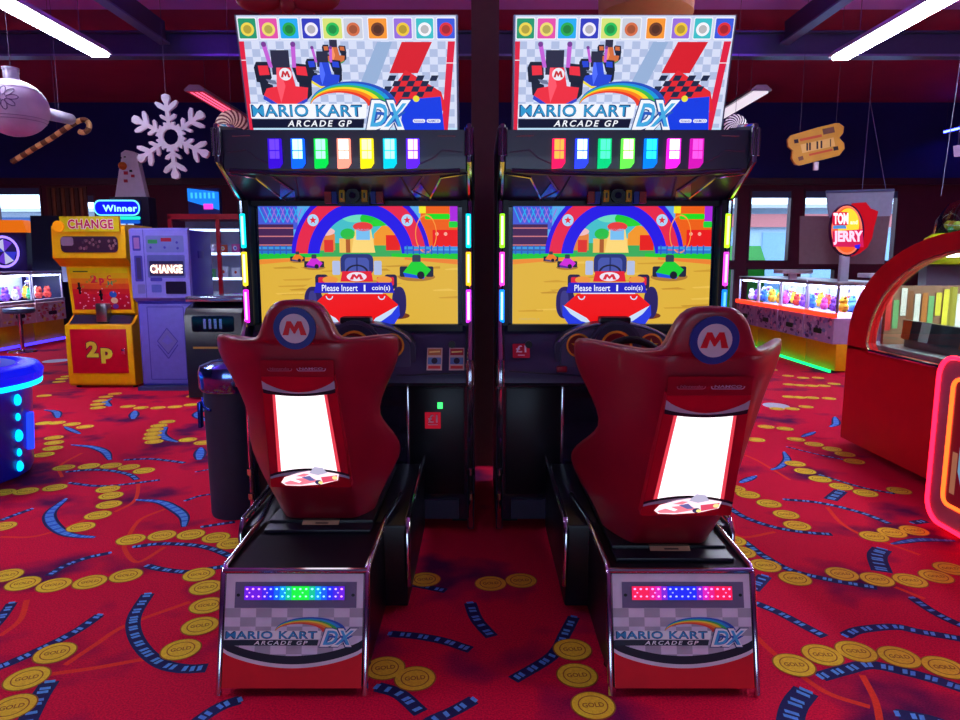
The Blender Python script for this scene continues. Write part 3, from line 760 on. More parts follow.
    arch(.29, .13, .97, 3.40, 3.52, DASH); arch(.265, .11, .97, 3.385, 3.40, pm((74, 70, 104), .3))
    arch(.125, .125, .985, 3.35, 3.5, DASH); arch(.108, .108, .985, 3.342, 3.35, pm((44, 40, 70), .3))
    b.tube([(.28 * math.cos(a), 3.388, .97 + .125 * math.sin(a)) for a in [PI * (.08 + .84 * k / 16) for k in range(17)]], .006, pm((150, 140, 190), .2, .6), 6)
    b.box(-.075, .075, 3.37, 3.46, 1.09, 1.125, BLACK, .01)
    pod = b.build('console_pod', t)
    yr = pm((226, 150, 40), .35); dr = pm((120, 12, 22), .4); ys = pm((236, 180, 50), .35)
    for cx, r in ((-.178, .06), (.178, .06), (0, .078)):
        b = MB(); yq = 3.383 if cx else 3.34
        F = Face(b, (cx - r, yq, .985 + r), (2*r, 0, 0), (0, 0, -2*r), -1, 1, -1, 1)
        F.disc(0, 0, 1, yr, 1); F.disc(0, 0, .84, dr, 2)
        if cx: F.star(0, .03, .62, ys, 3)
        else: F.disc(0, .1, .5, pm((60, 10, 20), .4), 3); F.rrect(-.3, .3, -.1, .2, .08, pm((190, 40, 30), .4), 4)
        b.build('item_button', pod)
    if side < 0:
        for x, col in ((.385, (190, 120, 70)), (.495, (170, 40, 50))):
            b = MB(); d = Vector((0, -.14, -.20)); d = d * (.125 / d.length)
            F = Face(b, (x - .038, 3.435, .965), (.076, 0, 0), d, 0, 10, 0, 15, .001)
            F.rect(-.0, 10, 0, 15, pm((200, 170, 160), .5), 3); F.rect(.7, 9.3, .8, 5, pm(col, .5), 4); F.rect(.7, 9.3, 6.5, 11, pm((90, 120, 170), .5), 4)
            F.disc(5, 8.8, 2, pm((40, 40, 60), .5), 5); F.rect(1, 9, 12, 14, pm((200, 60, 60), .5), 4); F.line([(1.5, 3), (8.5, 2.6)], 1, pm((240, 220, 130), .5), 5)
            b.build('instruction_card', dsh)
    else:
        b = MB(); F = Face(b, (-.50, 3.44, .985), (.085, 0, 0), (0, -.045, -.065), 0, 10, 0, 8, .001)
        F.rrect(0, 10, 0, 8, .6, pm((190, 20, 50), .5), 3); F.text('£1', 2, 8, 1, 5, pm((235, 220, 230), .5), 4, .02); F.line([(3, 6.5), (7, 6.5)], .4, pm((235, 220, 230), .5), 4)
        b.build('price_sticker', dsh)
        b = MB(); b.box(-.285, -.235, 3.355, 3.375, .855, .885, pm((120, 20, 40), .3), .004); b.build('start_button', dsh)
    b = MB()
    b.tube([(-.52, 3.362, .86), (-.2, 3.355, .84), (-.1, 3.36, .83)], .004, pm((30, 28, 50), .3), 6); b.tube([(.52, 3.362, .85), (.2, 3.355, .84)], .004, pm((30, 28, 50), .3), 6)
    sx = .47 if side < 0 else -.42
    b.lathe([(0, -.012), (.018, -.012), (.018, 0)], (sx, 3.43, .985), BLACK, 14, 'y')
    b.build('panel_seam', dsh)
    # --- steering wheel: ring, hub, spokes, column
    wc = Vector((.02, 3.06, .90)); R = .155
    rot = Matrix.Rotation(math.radians(-22), 3, 'X')
    b = MB(); b.tube([wc + rot @ Vector((R * math.cos(2*PI*k/32), 0, R * math.sin(2*PI*k/32))) for k in range(32)], .018, RUBBER, 10, True)
    wh = b.build('steering_wheel', t)
    b = MB()
    for a in (0, 180, 270): b.tube([wc, wc + rot @ Vector((R * math.cos(math.radians(a)), 0, R * math.sin(math.radians(a))))], .014, BLACK, 8)
    b.lathe([(0, -.03), (.045, -.025), (.05, .0), (.04, .02), (0, .02)], wc, pm((150, 20, 30), .4), 20, 'y'); b.build('wheel_hub', wh)
    b = MB(); b.tube([wc + Vector((0, .02, 0)), (0, 3.42, .82)], .035, BLACK, 12); b.build('steering_column', wh)
    # --- base with rails
    b = MB()
    LO = [(2.175, .385), (2.075, .03), (2.6, .03), (2.6, .385)]
    b.prism(LO, 'x', -.233, .233, BLACK)
    b.box(-.325, .325, 2.60, 3.44, .03, .37, BLACK, .01)
    b.box(-.20, .20, (2.48 if side < 0 else 2.23), 3.3, .385, .40, pm((22, 20, 34), .3), .004)
    for x in (-.2, .2):
        for y in (2.25, 3.2): b.lathe([(0, -.03), (.03, -.03), (.02, 0)], (x, y, .03), BLACK, 14)
    b.build('seat_base', t)
    b = MB()
    for s in (-1, 1):
        x = s * .237
        b.tube([(x, 2.07, .005), (x, 2.168, .375), (x, 2.19, .392), (x*1.02, 2.6, .40), (x*1.15, 2.85, .41)], .0105, CHROME, 10)
        b.tube([(s*.325, 2.60, .12), (s*.325, 2.585, .34), (s*.325, 2.62, .385), (s*.325, 3.0, .40), (s*.325, 3.4, .41)], .0115, CHROME, 10)
    b.tube([(-.237, 2.168, .386), (.237, 2.168, .386)], .0085, CHROME, 8)
    b.build('base_rail', t)
    # front panel print
    b = MB()
    d = Vector((0, -.0985, -.345))
    F = Face(b, (-.226, 2.166, .375), (.452, 0, 0), d, 97, 495, 277, 637)
    P = lambda c: pm(c, .55)
    F.rect(97, 495, 277, 637, P((222, 214, 232)), 1)
    for i in range(9):
        for j in range(8):
            if (i + j) % 2 == 1: F.rect(97 + i*45, min(495, 142 + i*45), 358 + j*29, 387 + j*29, P((172, 168, 186)), 2)
    F.rect(124, 476, 303, 386, P((112, 104, 140)), 3)
    n = 34
    A = [(97 + 398 * k / n, 556 - 58 + 58 * math.sin(PI * k / n) ** .8) for k in range(n + 1)]
    A = [(x, 487 + 50 * math.sin(PI * k / n) ** .75) for k, (x, _) in enumerate(A)]
    Bq = [(x, y + 26) for x, y in A]; Cq = [(x, y + 38) for x, y in A]; Dq = [(x, 637) for x, y in A]
    F.strip(A, Bq, P((22, 20, 46)), 3); F.strip(Bq, Cq, P((214, 206, 220)), 3); F.strip(Cq, Dq, pm((214, 6, 34), .6), 3)
    logo_strip(F, 100, 486, 385, 510, False, 5)
    for x in (134, 466): F.disc(x, 345, 5, BLACK, 5)
    b.build('front_panel', t)
    b = MB()
    Nn = F.N
    F2 = Face(b, F.P(152, 316, 0) + Nn * .006, F.P(442, 316, 0) - F.P(152, 316, 0), F.P(152, 360, 0) - F.P(152, 316, 0), 0, 17, 0, 3, .001)
    q = [F2.P(0, 0, 0), F2.P(17, 0, 0), F2.P(17, 3, 0), F2.P(0, 3, 0)]; b.add(q + [p - Nn * .006 for p in q], [(0, 1, 2, 3), (0, 4, 5, 1), (1, 5, 6, 2), (2, 6, 7, 3), (3, 7, 4, 0)], BLACK)
    for i in range(17):
        c = led[i]; F2.rect(i, i + 1, 0, 3, em(c, .9), 1)
        hot = tuple(min(255, v + 120) for v in c)
        F2.disc(i + .5, .6, .22, em(hot, 2.0), 3, n=8); F2.disc(i + .5, 2.2, .2, em(hot, 2.0), 3, n=8)
        if i % 3 == 0: F2.disc(i + .9, 1.4, .16, em(hot, 1.5), 3, n=8)
    b.build('led_strip', t)
    # --- seat
    st = MB(); sd = seat_dy
    KN = [(.30, 2.66), (.40, 2.58), (.58, 2.44), (1.04, 2.30), (1.15, 2.29), (1.4, 2.28)] if side < 0 else [(.30, 2.44), (.40, 2.34), (.58, 2.165), (1.04, 1.98), (1.15, 1.965), (1.4, 1.93)]
    def plane(z):
        for (za, ya), (zb, yb) in zip(KN, KN[1:]):
            if z <= zb: return ya + (yb - ya) * (z - za) / (zb - za)
        return KN[-1][1]
    rows = [(.40, .18), (.405, .187), (.44, .198), (.50, .225), (.56, .258), (.62, .288), (.66, .298), (.72, .288), (.78, .262), (.84, .238), (.90, .250), (.95, .284), (1.0, .31), (1.05, .325), (1.10, .325), (1.117, .31), (1.128, .20), (1.135, .142), (1.17, .126), (1.215, .110), (1.25, .088), (1.272, .055)]
    vs = []; NU = 20; fs = []
    for z, hw in rows:
        head = z > 1.13
        for side_ in (0, 1):
            for k in range(NU + 1):
                hws = hw * (1 if side < 0 or head else 1.07)
                u = -1 + 2 * k / NU if side_ == 0 else 1 - 2 * k / NU
                x = u * hws
                back = plane(z) + ((1.0 if side < 0 else 2.2) + max(0, 1.05 - z) * (3.6 if side < 0 else 3.4)) * max(0, abs(x) - .125) ** 1.3 + .012 * abs(u) ** 8
                if head: back -= .012 * (1 - abs(u) ** 3)
                th = (.085 if head else .10) * (1 - .55 * abs(u) ** 4)
                y = back if side_ == 0 else back + th
                zz = z + (.03 * max(0, abs(x) - .14) / .17 if .9 < z < 1.13 else 0)
                vs.append((x, y, zz))
    Lr = 2 * (NU + 1)
    for i in range(len(rows) - 1):
        for k in range(Lr):
            fs.append([i*Lr + k, i*Lr + (k+1) % Lr, (i+1)*Lr + (k+1) % Lr, (i+1)*Lr + k])
    fs.append([k for k in range(Lr - 1, -1, -1)]); fs.append([(len(rows)-1)*Lr + k for k in range(Lr)])
    SEATRED = pm((136, 3, 36), .38, 0, .06, 30, .08, .15)
    st.add(vs, fs, SEATRED, True)
    seat = st.build('seat_shell', t)
    bv = seat.modifiers.new('soft', 'SUBSURF'); bv.levels = 1; bv.render_levels = 1
    b = MB(); b.box(-.155, .155, plane(.45) + .13, plane(.45) + .56, .42, .50, pm((30, 26, 40), .6), .03); b.prism([(plane(.52)+.085, .52), (plane(.52)+.14, .52), (plane(1.06)+.14, 1.06), (plane(1.06)+.08, 1.06)], 'x', -.15, .15, pm((30, 26, 40), .6)); b.build('seat_cushion', seat)
    # light box on the seat back
    def sp_(x, z, o):
        g_ = (plane(z - .01) - plane(z + .01)) / .02; q_ = math.sqrt(1 + g_*g_)
        return Vector((x, plane(z) - o / q_, z - o * g_ / q_))
    b = MB()
    Dv = sp_(0, .595, .02) - sp_(0, 1.02, .02)
    # tapered panel body
    q = [sp_(-.122, 1.02, .020), sp_(.122, 1.02, .020), sp_(.146, .595, .020), sp_(-.146, .595, .020)]
    q2 = [sp_(-.122, 1.02, -.01), sp_(.122, 1.02, -.01), sp_(.146, .595, -.01), sp_(-.146, .595, -.01)]
    b.add(q + q2, [(0, 3, 2, 1), (0, 1, 5, 4), (1, 2, 6, 5), (2, 3, 7, 6), (3, 0, 4, 7)], pm((176, 10, 40), .3))
    pan = b.build('backlit_panel', seat)
    b = MB(); F = Face(b, sp_(-.15, 1.02, .0205), (.30, 0, 0), Dv, -.15, .15, 0, 1, .0006)
    hwv = lambda v: .120 + .022 * v
    # frame red, glow bands, white field
    F.strip([(-hwv(v/20), v/20) for v in range(21)], [(hwv(v/20), v/20) for v in range(21)], pm((190, 12, 44), .3), 1)
    F.poly([(-.092, .14), (.092, .14), (.112, .86), (-.112, .86)], em((255, 70, 90), .8), 2)
    F.poly([(-.082, .14), (.082, .14), (.100, .86), (-.100, .86)], em((255, 244, 250), 1.5), 3)
    # crescent stripes, pale over dark
    n = 16
    T = [(-.122 + .244*k/n, .03 + .10 * math.sin(PI*k/n) ** .8) for k in range(n + 1)]
    T2 = [(x, .075 + (y - .03) * .78) if True else 0 for x, y in T]
    F.strip(T, [(x, .10 + (y - .03) * .42) for x, y in T], P((176, 170, 196)), 4)
    F.strip([(x, .10 + (y - .03) * .42) for x, y in T], [(x, .135 + (y - .03) * .3) for x, y in T], P((40, 14, 40)), 4)
    Bt = [(-.142 + .284*k/n, .90 - .06 * math.sin(PI*k/n) ** .8) for k in range(n + 1)]
    F.strip([(x, y - .022) for x, y in Bt], Bt, P((40, 14, 40)), 4); F.strip(Bt, [(x, y + .04 - .02*abs(x)/.14) for x, y in Bt], P((170, 164, 190)), 4)
    F.strip([(x, y + .03) for x, y in Bt], [(x, 1.0) for x, y in Bt], pm((184, 10, 36), .3), 5)
    # race kart print crossing the lower edge
    k3 = em((250, 130, 150), 1.1); k4 = em((255, 225, 235), 1.3)
    F.poly([(-.105, .95), (-.09, .90), (-.04, .86), (.0, .84), (.05, .845), (.105, .87), (.10, .93), (.04, .97), (-.04, .985), (-.09, .98)], k4, 7)
    F.poly([(-.095, .955), (-.05, .915), (.005, .90), (.03, .94), (-.03, .972), (-.085, .972)], k3, 8); F.poly([(-.05, .89), (-.02, .865), (.0, .87), (-.02, .895)], k3, 8)
    F.poly([(.0, .86), (.02, .80), (.05, .81), (.065, .86), (.03, .88)], em((196, 190, 220), 1.0), 8); F.poly([(.04, .90), (.10, .88), (.095, .93), (.045, .955)], em((236, 80, 110), 1.0), 8)
    F.disc(.03, .948, .013, em((60, 60, 110), .8), 9, .022); F.disc(.037, .95, .008, em((240, 230, 140), 1.2), 10, .014); F.disc(.09, .905, .010, em((236, 220, 150), 1.2), 9, .018)
    F.poly([(-.03, .90), (.0, .885), (.02, .93), (-.0, .935)], em((120, 120, 190), .8), 9)
    F.poly([(-.07, .93), (-.06, .91), (-.03, .94), (-.04, .955)], em((255, 245, 250), 1.2), 9)
    b.build('panel_print', pan)
    b = MB(); F = Face(b, sp_(-.15, 1.047, .021), (.30, 0, 0), Dv * (.03/.455), -.15, .15, 0, 1, .0008)
    # maker names on a curved plate above
    b.add([sp_(-.122, 1.072, .016), sp_(.122, 1.072, .016), sp_(.122, 1.005, .0205), sp_(-.122, 1.005, .0205)], [(0, 3, 2, 1)], pm((150, 10, 36), .3))
    for x0, x1, s_, op in ((-.098, -.014, 'Nintendo', (176, 90, 120)), (.0, .098, 'NAMCO', (190, 150, 190))):
        F.rrect(x0, x1, -.35, .35, .008, pm(op, .4), 4, .35); F.rrect(x0 + .003, x1 - .003, -.24, .24, .006, pm((130, 10, 36), .4), 5, .24)
        F.text(s_, x0 + .01, x1 - .01, -.16, .16, pm(op, .4), 6, .015)
    for x in (-.10, .10): F.disc(x, -1.2, .004, BLACK, 4, .14)
    b.build('maker_plate', seat)
    b = MB(); c = sp_(0, 1.178, .018); Dv = sp_(0, 1.165, 0) - sp_(0, 1.19, 0)
    F = Face(b, c + Vector((-.07, 0, 0)) - (Dv.normalized() * .07), (.14, 0, 0), Dv.normalized() * .14, -1, 1, -1, 1, .0009)
    q = []
    n = 32
    ring = [F.P(math.cos(2*PI*k/n), math.sin(2*PI*k/n), 1) for k in range(n)]
    b.add(ring + [p - F.N * .03 for p in ring], [[k, (k+1) % n, (k+1) % n + n, k + n] for k in range(n)], pm((30, 50, 130), .3))
    F.disc(0, 0, 1, pm((34, 56, 140), .3), 1, n=32); F.disc(0, .0, .70, pm((200, 192, 208), .35), 2, n=32); F.emblem(0, -.02, 1.02, .72, pm((206, 16, 40), .35), 3)
    b.build('round_badge', seat)
    # pedestal under the seat with its plate
    b = MB(); b.box(-.20, .20, plane(.40) - .03, plane(.40) + .4, .385, .412, BLACK, .006); b.box(-.13, .13, plane(.40) - .0, plane(.40) + .3, .36, .44, BLACK); ped = b.build('seat_slide', t)
    b = MB(); yy = plane(.40) - .032; F = Face(b, (-.07, yy - .022, .416), (.14, 0, 0), (0, -.035, -.0), 0, 14, 0, 3)
    b.add([(-.07, yy + .01, .4125), (.07, yy + .01, .4125), (.07, yy - .04, .3905), (-.07, yy - .04, .3905)], [(0, 3, 2, 1)], pm((186, 150, 120), .4))
    b.add([(-.02, yy - .008, .4055), (.03, yy - .008, .4055), (.03, yy - .014, .403), (-.02, yy - .014, .403)], [(0, 3, 2, 1)], pm((70, 50, 50), .4))
    b.build('serial_plate', ped)
    return t

def hue(*cs):
    out = []
    n = len(cs)
    for i in range(17):
        f = i / 16 * (n - 1); k = min(n - 2, int(f)); t = f - k
        out.append(tuple(int(cs[k][j] + (cs[k+1][j] - cs[k][j]) * t) for j in range(3)))
    return out
VI, BL, CY, GR, MG, RD = (110, 20, 235), (30, 40, 255), (0, 160, 255), (20, 255, 70), (235, 30, 200), (255, 20, 90)
W_ = (255, 255, 255)
make_cabinet((X0 - HX, 0, 0), 'left kart racing arcade machine, its floor light strip glowing violet, blue and green',
    [((60, 10, 225), (100, 60, 240), 1.0), ((10, 90, 255), (170, 255, 255), 1.6), ((0, 205, 70), (150, 255, 190), 1.4), ((255, 140, 120), (255, 235, 225), 1.7), ((240, 220, 10), (255, 255, 150), 1.5), ((0, 190, 215), (150, 250, 255), 1.5), ((90, 30, 250), (255, 190, 255), 1.4)],
    [[((0, 205, 230), (160, 255, 255)), ((240, 205, 40), (255, 245, 180)), ((235, 30, 225), (255, 170, 255))], [((0, 190, 215), (190, 255, 230)), ((240, 170, 30), (250, 255, 180)), ((190, 50, 250), (230, 215, 255))]],
    hue(VI, VI, BL, CY, GR, GR, CY, BL, VI), 0.0, True, -1)
make_cabinet((X0 + HX, 0, 0), 'right kart racing arcade machine, its floor light strip glowing pink and blue',
    [((255, 20, 90), (255, 150, 60), 1.4), ((40, 60, 255), (190, 250, 255), 1.7), ((0, 200, 120), (70, 240, 170), 1.3), ((90, 235, 70), (255, 255, 190), 1.7), ((0, 120, 250), (40, 225, 255), 1.4), ((245, 30, 215), (255, 215, 245), 1.7), ((220, 20, 190), (235, 80, 210), 1.0)],
    [[((130, 225, 30), (240, 255, 200)), ((235, 60, 190), (255, 205, 225)), ((10, 120, 250), (170, 240, 255))], [((170, 235, 30), (225, 255, 150)), ((230, 60, 210), (255, 170, 230)), ((10, 110, 255), (90, 170, 255))]],
    hue(RD, RD, MG, BL, BL, BL, MG, RD, RD), -.38, True, 1)
# ================================================================== EVERYTHING ROUND THEM
def loc_of(o): return Vector(o.location)
# ---- ceiling lamps: rows of long fittings left and right
def ceiling_lamp(x, y0, y1, label, tubec, st, w=.09, z=3.30, led=False):
    t = thing('ceiling_light', (x, (y0+y1)/2, z), label, 'ceiling light', 'long ceiling lights hung in two rows')
    o = loc_of(t)
    b = MB(); b.prism([(x - w - .015, z + .005), (x - w - .015, z + .02), (x - w*.55, z + .075), (x + w*.55, z + .075), (x + w + .015, z + .02), (x + w + .015, z + .005)], 'y', y0, y1, pm((150, 140, 160), .35, .3)); b.build('housing', t, o)
    b = MB()
    if led:
        b.box(x - w, x + w, y0 + .03, y1 - .03, z, z + .006, em(tuple(int(v*.6) for v in tubec), st * .4))
        n = int((y1 - y0) / .055)
        for i in range(n):
            for dx in (-.5, 0, .5):
                yy = y0 + .06 + i * .054; b.box(x + dx*w*1.1 - .012, x + dx*w*1.1 + .012, yy, yy + .026, z - .004, z, em(tuple(min(255, v + 50) for v in tubec), st * 1.2))
    else: b.box(x - w*.85, x + w*.85, y0 + .02, y1 - .02, z - .02, z + .006, em(tubec, st), .008)
    b.build('diffuser', t, o)
    if not led and st > 10: MB().box(x - w*.35, x + w*.35, y0 + .02, y1 - .02, z + .076, z + .082, em((180, 110, 255), 5)).build('upper_diffuser', t, o)  # violet strip added on top of the housing to tint the ceiling
    for y in (y0 + .35, y1 - .35):
        MB().tube([(x, y, z + .07), (x, y, HC)], .003, pm((70, 60, 90), .7), 5).build('suspension_wire', t, o)
S_MAIN = 62
ceiling_lamp(-3.55, 4.6, 6.85, 'bright white long ceiling light at the upper left corner', (232, 240, 255), S_MAIN)
ceiling_lamp(3.42, 4.4, 6.95, 'bright white long ceiling light at the upper right corner', (232, 240, 255), S_MAIN)
ceiling_lamp(-3.45, 8.75, 11.0, 'ceiling light with red glowing diodes beside the left header sign', (255, 40, 80), 2.2, .11, 3.42, True)
ceiling_lamp(3.4, 8.75, 11.0, 'pale unlit ceiling light beside the right header sign', (220, 206, 222), 1.2, .11, 3.42)  # weak glow put in for the pale look of the fitting
ceiling_lamp(-5.1, .8, 3.6, 'long ceiling light far over to the left, beside the viewer', (232, 240, 255), S_MAIN * 1.5)  # added out of frame to light the sides of the carpet
ceiling_lamp(5.1, .8, 3.6, 'long ceiling light far over to the right, beside the viewer', (232, 240, 255), S_MAIN * 1.5)  # matching added lamp, unseen on the right
for x, nm in ((-3.62, 'left'), (3.5, 'right')):  # violet tubes added out of view to colour the ceiling
    b = MB(); b.tube([(x, 1.0, 4.14), (x, 7.4, 4.14)], .022, em((170, 60, 255), 26), 8); b.box(x - .03, x + .03, 1.0, 7.4, 4.1, 4.12, STEEL)
    solo(b, 'violet_tube_light', (x, 4.6, 4.1), 'violet tube light lying on top of the ' + nm + ' roof beam', 'light')
ceiling_lamp(-8.2, 7.2, 9.6, 'long ceiling light over the far left prize machines', (220, 225, 255), S_MAIN)  # added out of frame to brighten the far left
ceiling_lamp(7.4, 7.2, 9.6, 'long ceiling light over the far right claw machines', (220, 225, 255), S_MAIN)  # added out of frame to brighten the far right
ceiling_lamp(-3.3, 12.2, 12.9, 'small pale light fitting above the prize cabinets left of the left machine', (190, 210, 240), 2, .06, 2.72)

# ---- yellow coin change machine
t = thing('coin_change_machine', (-4.16, 7.55, 0), 'yellow and red coin change machine with 2p on its door', 'change machine'); o = loc_of(t)
Y = pm((236, 178, 12), .35); YR = pm((226, 150, 10), .4); CR = pm((196, 10, 46), .35)
xa, xb = -4.53, -3.80; yf = 7.55
b = MB(); b.prism([(yf, .03), (yf + .62, .03), (yf + .62, 1.62), (yf + .1, 1.62), (yf + .16, .80), (yf + .06, .72), (yf, .70)], 'x', xa, xb, YR)
for x in (xa + .05, xb - .05):
    for y in (yf + .08, yf + .5): b.lathe([(0, -.03), (.03, -.03), (.02, .0)], (x, y, .03), BLACK, 10)
b.build('body', t, o)
b = MB(); b.box(xa, xb, yf - .02, yf, .05, .70, Y, .006); b.box(xa + .06, xb - .06, yf - .032, yf - .018, .17, .655, CR, .004)
F = Face(b, (xa, yf - .033, .70), (xb - xa, 0, 0), (0, 0, -.65), 60, 575, 190, 635)
for dx, m, l, of in ((0, pm((96, 20, 60), .4), 1, .09), (0, pm((214, 206, 60), .4), 2, .05)):
    F.text('2', 220, 312, 312, 432, m, l, of, 0, 1, 6 if l == 1 else 0); F.text('p', 330, 420, 362, 478, m, l, of, 0, 1, 6 if l == 1 else 0)
dr = b.build('door', t, o)
MB().box(xb - .115, xb - .08, yf - .05, yf - .03, .38, .44, CHROME, .004).build('door_lock', dr, o)
b = MB(); b.prism([(yf + .02, .705), (yf + .14, .80), (yf + .16, .79), (yf + .04, .69)], 'x', xa + .03, xb - .03, pm((66, 60, 96), .25, .6)); b.box(-4.20, -4.08, yf + .02, yf + .14, .73, .93, STEEL, .01); b.build('coin_tray', t, o)
b = MB(); zt, zb = 1.33, .82
F = Face(b, (xa + .02, yf + .07, zt), (xb - xa - .04, 0, 0), (0, .05, -(zt - zb)), 95, 560, 315, 715)
b.add([F.P(95, 315, -30), F.P(560, 315, -30), F.P(560, 715, -30), F.P(95, 715, -30), F.P(95, 315, 0), F.P(560, 315, 0), F.P(560, 715, 0), F.P(95, 715, 0)], [(4, 7, 6, 5), (0, 1, 5, 4), (1, 2, 6, 5), (2, 3, 7, 6), (3, 0, 4, 7)], Y)
g = [(216, 196, 20), (222, 176, 24), (226, 130, 30), (222, 84, 36), (212, 34, 44), (202, 14, 50), (196, 10, 52), (194, 8, 52)]
for i, c in enumerate(g): F.rect(118, 540, 325 + i * 45, 370 + i * 45, pm(c, .35), 1)
F.text('2', 262, 312, 388, 455, pm((206, 20, 70), .4), 2, .06); F.text('p', 325, 362, 412, 475, pm((206, 20, 70), .4), 2, .06)
F.text('C', 385, 418, 388, 432, pm((206, 30, 70), .4), 2, .04); F.text('H', 385, 422, 438, 474, pm((30, 150, 120), .4), 2, .04)
F.disc(415, 552, 28, pm((40, 90, 200), .4), 2); F.disc(420, 605, 26, pm((230, 190, 150), .4), 2); F.disc(425, 655, 22, pm((120, 60, 170), .4), 2)
for i in range(34): F.disc(random.uniform(130, 530), random.uniform(500, 690), 6, pm((236, 180, 210), .4), 3, n=8)
for i in range(8): F.disc(random.uniform(200, 520), random.uniform(350, 520), 9, pm((160, 150, 60), .4), 3, n=8)
F.rect(140, 250, 352, 362, pm((60, 80, 40), .4), 2)
b.build('front_graphic', t, o)
b = MB()
for x, y0, y1 in ((172, 450, 550), (325, 515, 600)):
    p0, p1 = F.P(x, y0, 3), F.P(x, y1, 3); b.tube([p0, p1], .012, BLACK, 6); b.tube([(p0+p1)/2 + Vector((-.02, 0, 0)), (p0+p1)/2 + Vector((.02, 0, 0))], .012, BLACK, 6)
b.build('coin_slot', t, o)
b = MB(); b.prism([(yf + .09, 1.33), (yf - .04, 1.42), (yf - .02, 1.76), (yf + .1, 1.78), (yf + .6, 1.78), (yf + .6, 1.6)], 'x', xa - .05, xb + .01, Y)
b.prism([(yf - .045, 1.70), (yf - .045, 1.86), (yf - .01, 1.86), (yf - .01, 1.70)], 'x', xa + .06, xb - .04, Y); hd = b.build('header', t, o)
b = MB(); F = Face(b, (xa + .06, yf - .047, 1.86), (xb - xa - .10, 0, 0), (0, 0, -.16), 0, 100, 0, 20)
F.rect(0, 100, 0, 20, pm((214, 200, 20), .35), 1); F.text('CHANGE', 14, 90, 4, 16, pm((250, 230, 235), .4), 2, .07, 0, 1.1, .8); F.text('CHANGE', 14, 90, 4, 16, pm((200, 24, 90), .4), 3, .03, 0, 1.1)
b.build('name_plate', hd, o)
b = MB(); F = Face(b, (xa, yf - .040, 1.68), (xb - xa, 0, 0), (0, -.005, -.24), 60, 520, 165, 290, .002)
F.rrect(92, 478, 180, 268, 26, pm((60, 34, 60), .2), 2); F.rrect(96, 180, 184, 232, 14, pm((150, 120, 150), .2), 3)
for i in range(30): F.disc(random.uniform(190, 465), random.uniform(198, 250), 9, pm(random.choice([(110, 60, 80), (150, 110, 120), (60, 30, 60)]), .3, .3), 4, n=7)
b.build('coin_window', hd, o)
b = MB(); F = Face(b, (xa - .13, yf - .05, 1.80), (.19, 0, 0), (0, 0, -.11), -1, 1, -1, 1); b.lathe([(0, 0), (.06, 0), (.06, .02), (0, .02)], (xa + .05, yf - .065, 1.755), em((250, 150, 20), .8), 20, 'y'); b.build('orange_roundel', hd, o, label='glowing orange roundel')

# ---- lilac change machine
t = thing('note_change_machine', (-3.35, 7.5, 0), 'lilac blue change machine with a glowing CHANGE window and diamond relief on its door', 'change machine'); o = loc_of(t)
LI = pm((104, 98, 204), .4); LD = pm((58, 52, 164), .4); LF = pm((128, 122, 222), .4)
xa, xb, yf = -3.70, -3.10, 7.5
b = MB(); b.box(xa, xb, yf, yf + .6, .04, 1.72, pm((64, 60, 180), .35), .01); b.box(xa - .0, xb + .02, yf - .12, yf + .6, 0, .04, pm((60, 60, 110), .35)); b.box(xb, xb + .01, yf + .2, yf + .35, 1.42, 1.50, LD, .003); b.build('body', t, o)
b = MB(); b.box(xa + .02, xb - .01, yf - .02, yf, .06, .93, LI, .006)
F = Face(b, (xa, yf - .021, .95), (xb - xa, 0, 0), (0, 0, -.9), 0, 60, 0, 90, .002)
F.line([(11, 5), (50, 5), (50, 84), (11, 84), (11, 5)], .8, LD, 1)
F.poly([(31, 28), (42, 42), (31, 56), (20, 42)], pm((106, 100, 188), .35), 1); F.line([(31, 28), (42, 42), (31, 56), (20, 42), (31, 28)], .8, LD, 2); F.poly([(31, 35), (37, 42), (31, 46), (25, 42)], LI, 3); F.line([(20, 46), (31, 61), (42, 46)], 1.0, LD, 2)
b.build('door', t, o)
b = MB(); b.prism([(yf + .02, .95), (yf - .05, 1.0), (yf - .04, 1.72), (yf + .02, 1.74)], 'x', xa - .02, xb - .0, LF)
pn = b.build('upper_panel', t, o)
def pl(x0, x1, y0, y1, m, d=.006):  # zoomed picture box -> recessed look
    return x0, x1, y0, y1
b = MB(); F = Face(b, (xa - .02, yf - .044, 1.72), (xb - xa + .02, 0, 0), (0, -.008, -.72), 50, 465, 80, 560, .0015)
F.rrect(72, 130, 122, 228, 8, LD, 1); F.rrect(82, 122, 136, 214, 5, pm((150, 100, 180), .4), 2); F.rrect(78, 136, 262, 444, 8, LD, 1); F.rrect(92, 124, 276, 430, 4, pm((50, 44, 110), .4), 2)
F.rrect(90, 145, 465, 530, 8, pm((110, 106, 190), .4), 1); F.rect(149, 153, 80, 560, LD, 1)
F.rrect(168, 436, 122, 240, 10, pm((104, 110, 190), .35), 1); F.rrect(182, 250, 150, 178, 6, pm((40, 140, 90), .4), 2); F.rrect(275, 350, 138, 164, 4, em((150, 20, 60), .8), 2)
for x, y in ((200, 205), (388, 170), (392, 210), (300, 205)): F.disc(x, y, 9, LD, 2, n=10)
F.rrect(170, 438, 258, 418, 10, pm((86, 92, 172), .3), 1); F.rrect(184, 428, 300, 404, 8, pm((40, 36, 90), .3), 2)
F.rrect(186, 270, 418, 442, 6, LD, 3); F.rrect(190, 262, 466, 522, 8, pm((80, 90, 190), .3), 2); F.rrect(292, 438, 444, 532, 8, pm((18, 14, 50), .3), 3)
b.build('control_plate', pn, o)
b = MB(); F = Face(b, (xa - .02, yf - .05, 1.72), (xb - xa + .02, 0, 0), (0, -.008, -.72), 50, 465, 80, 560, .0015)
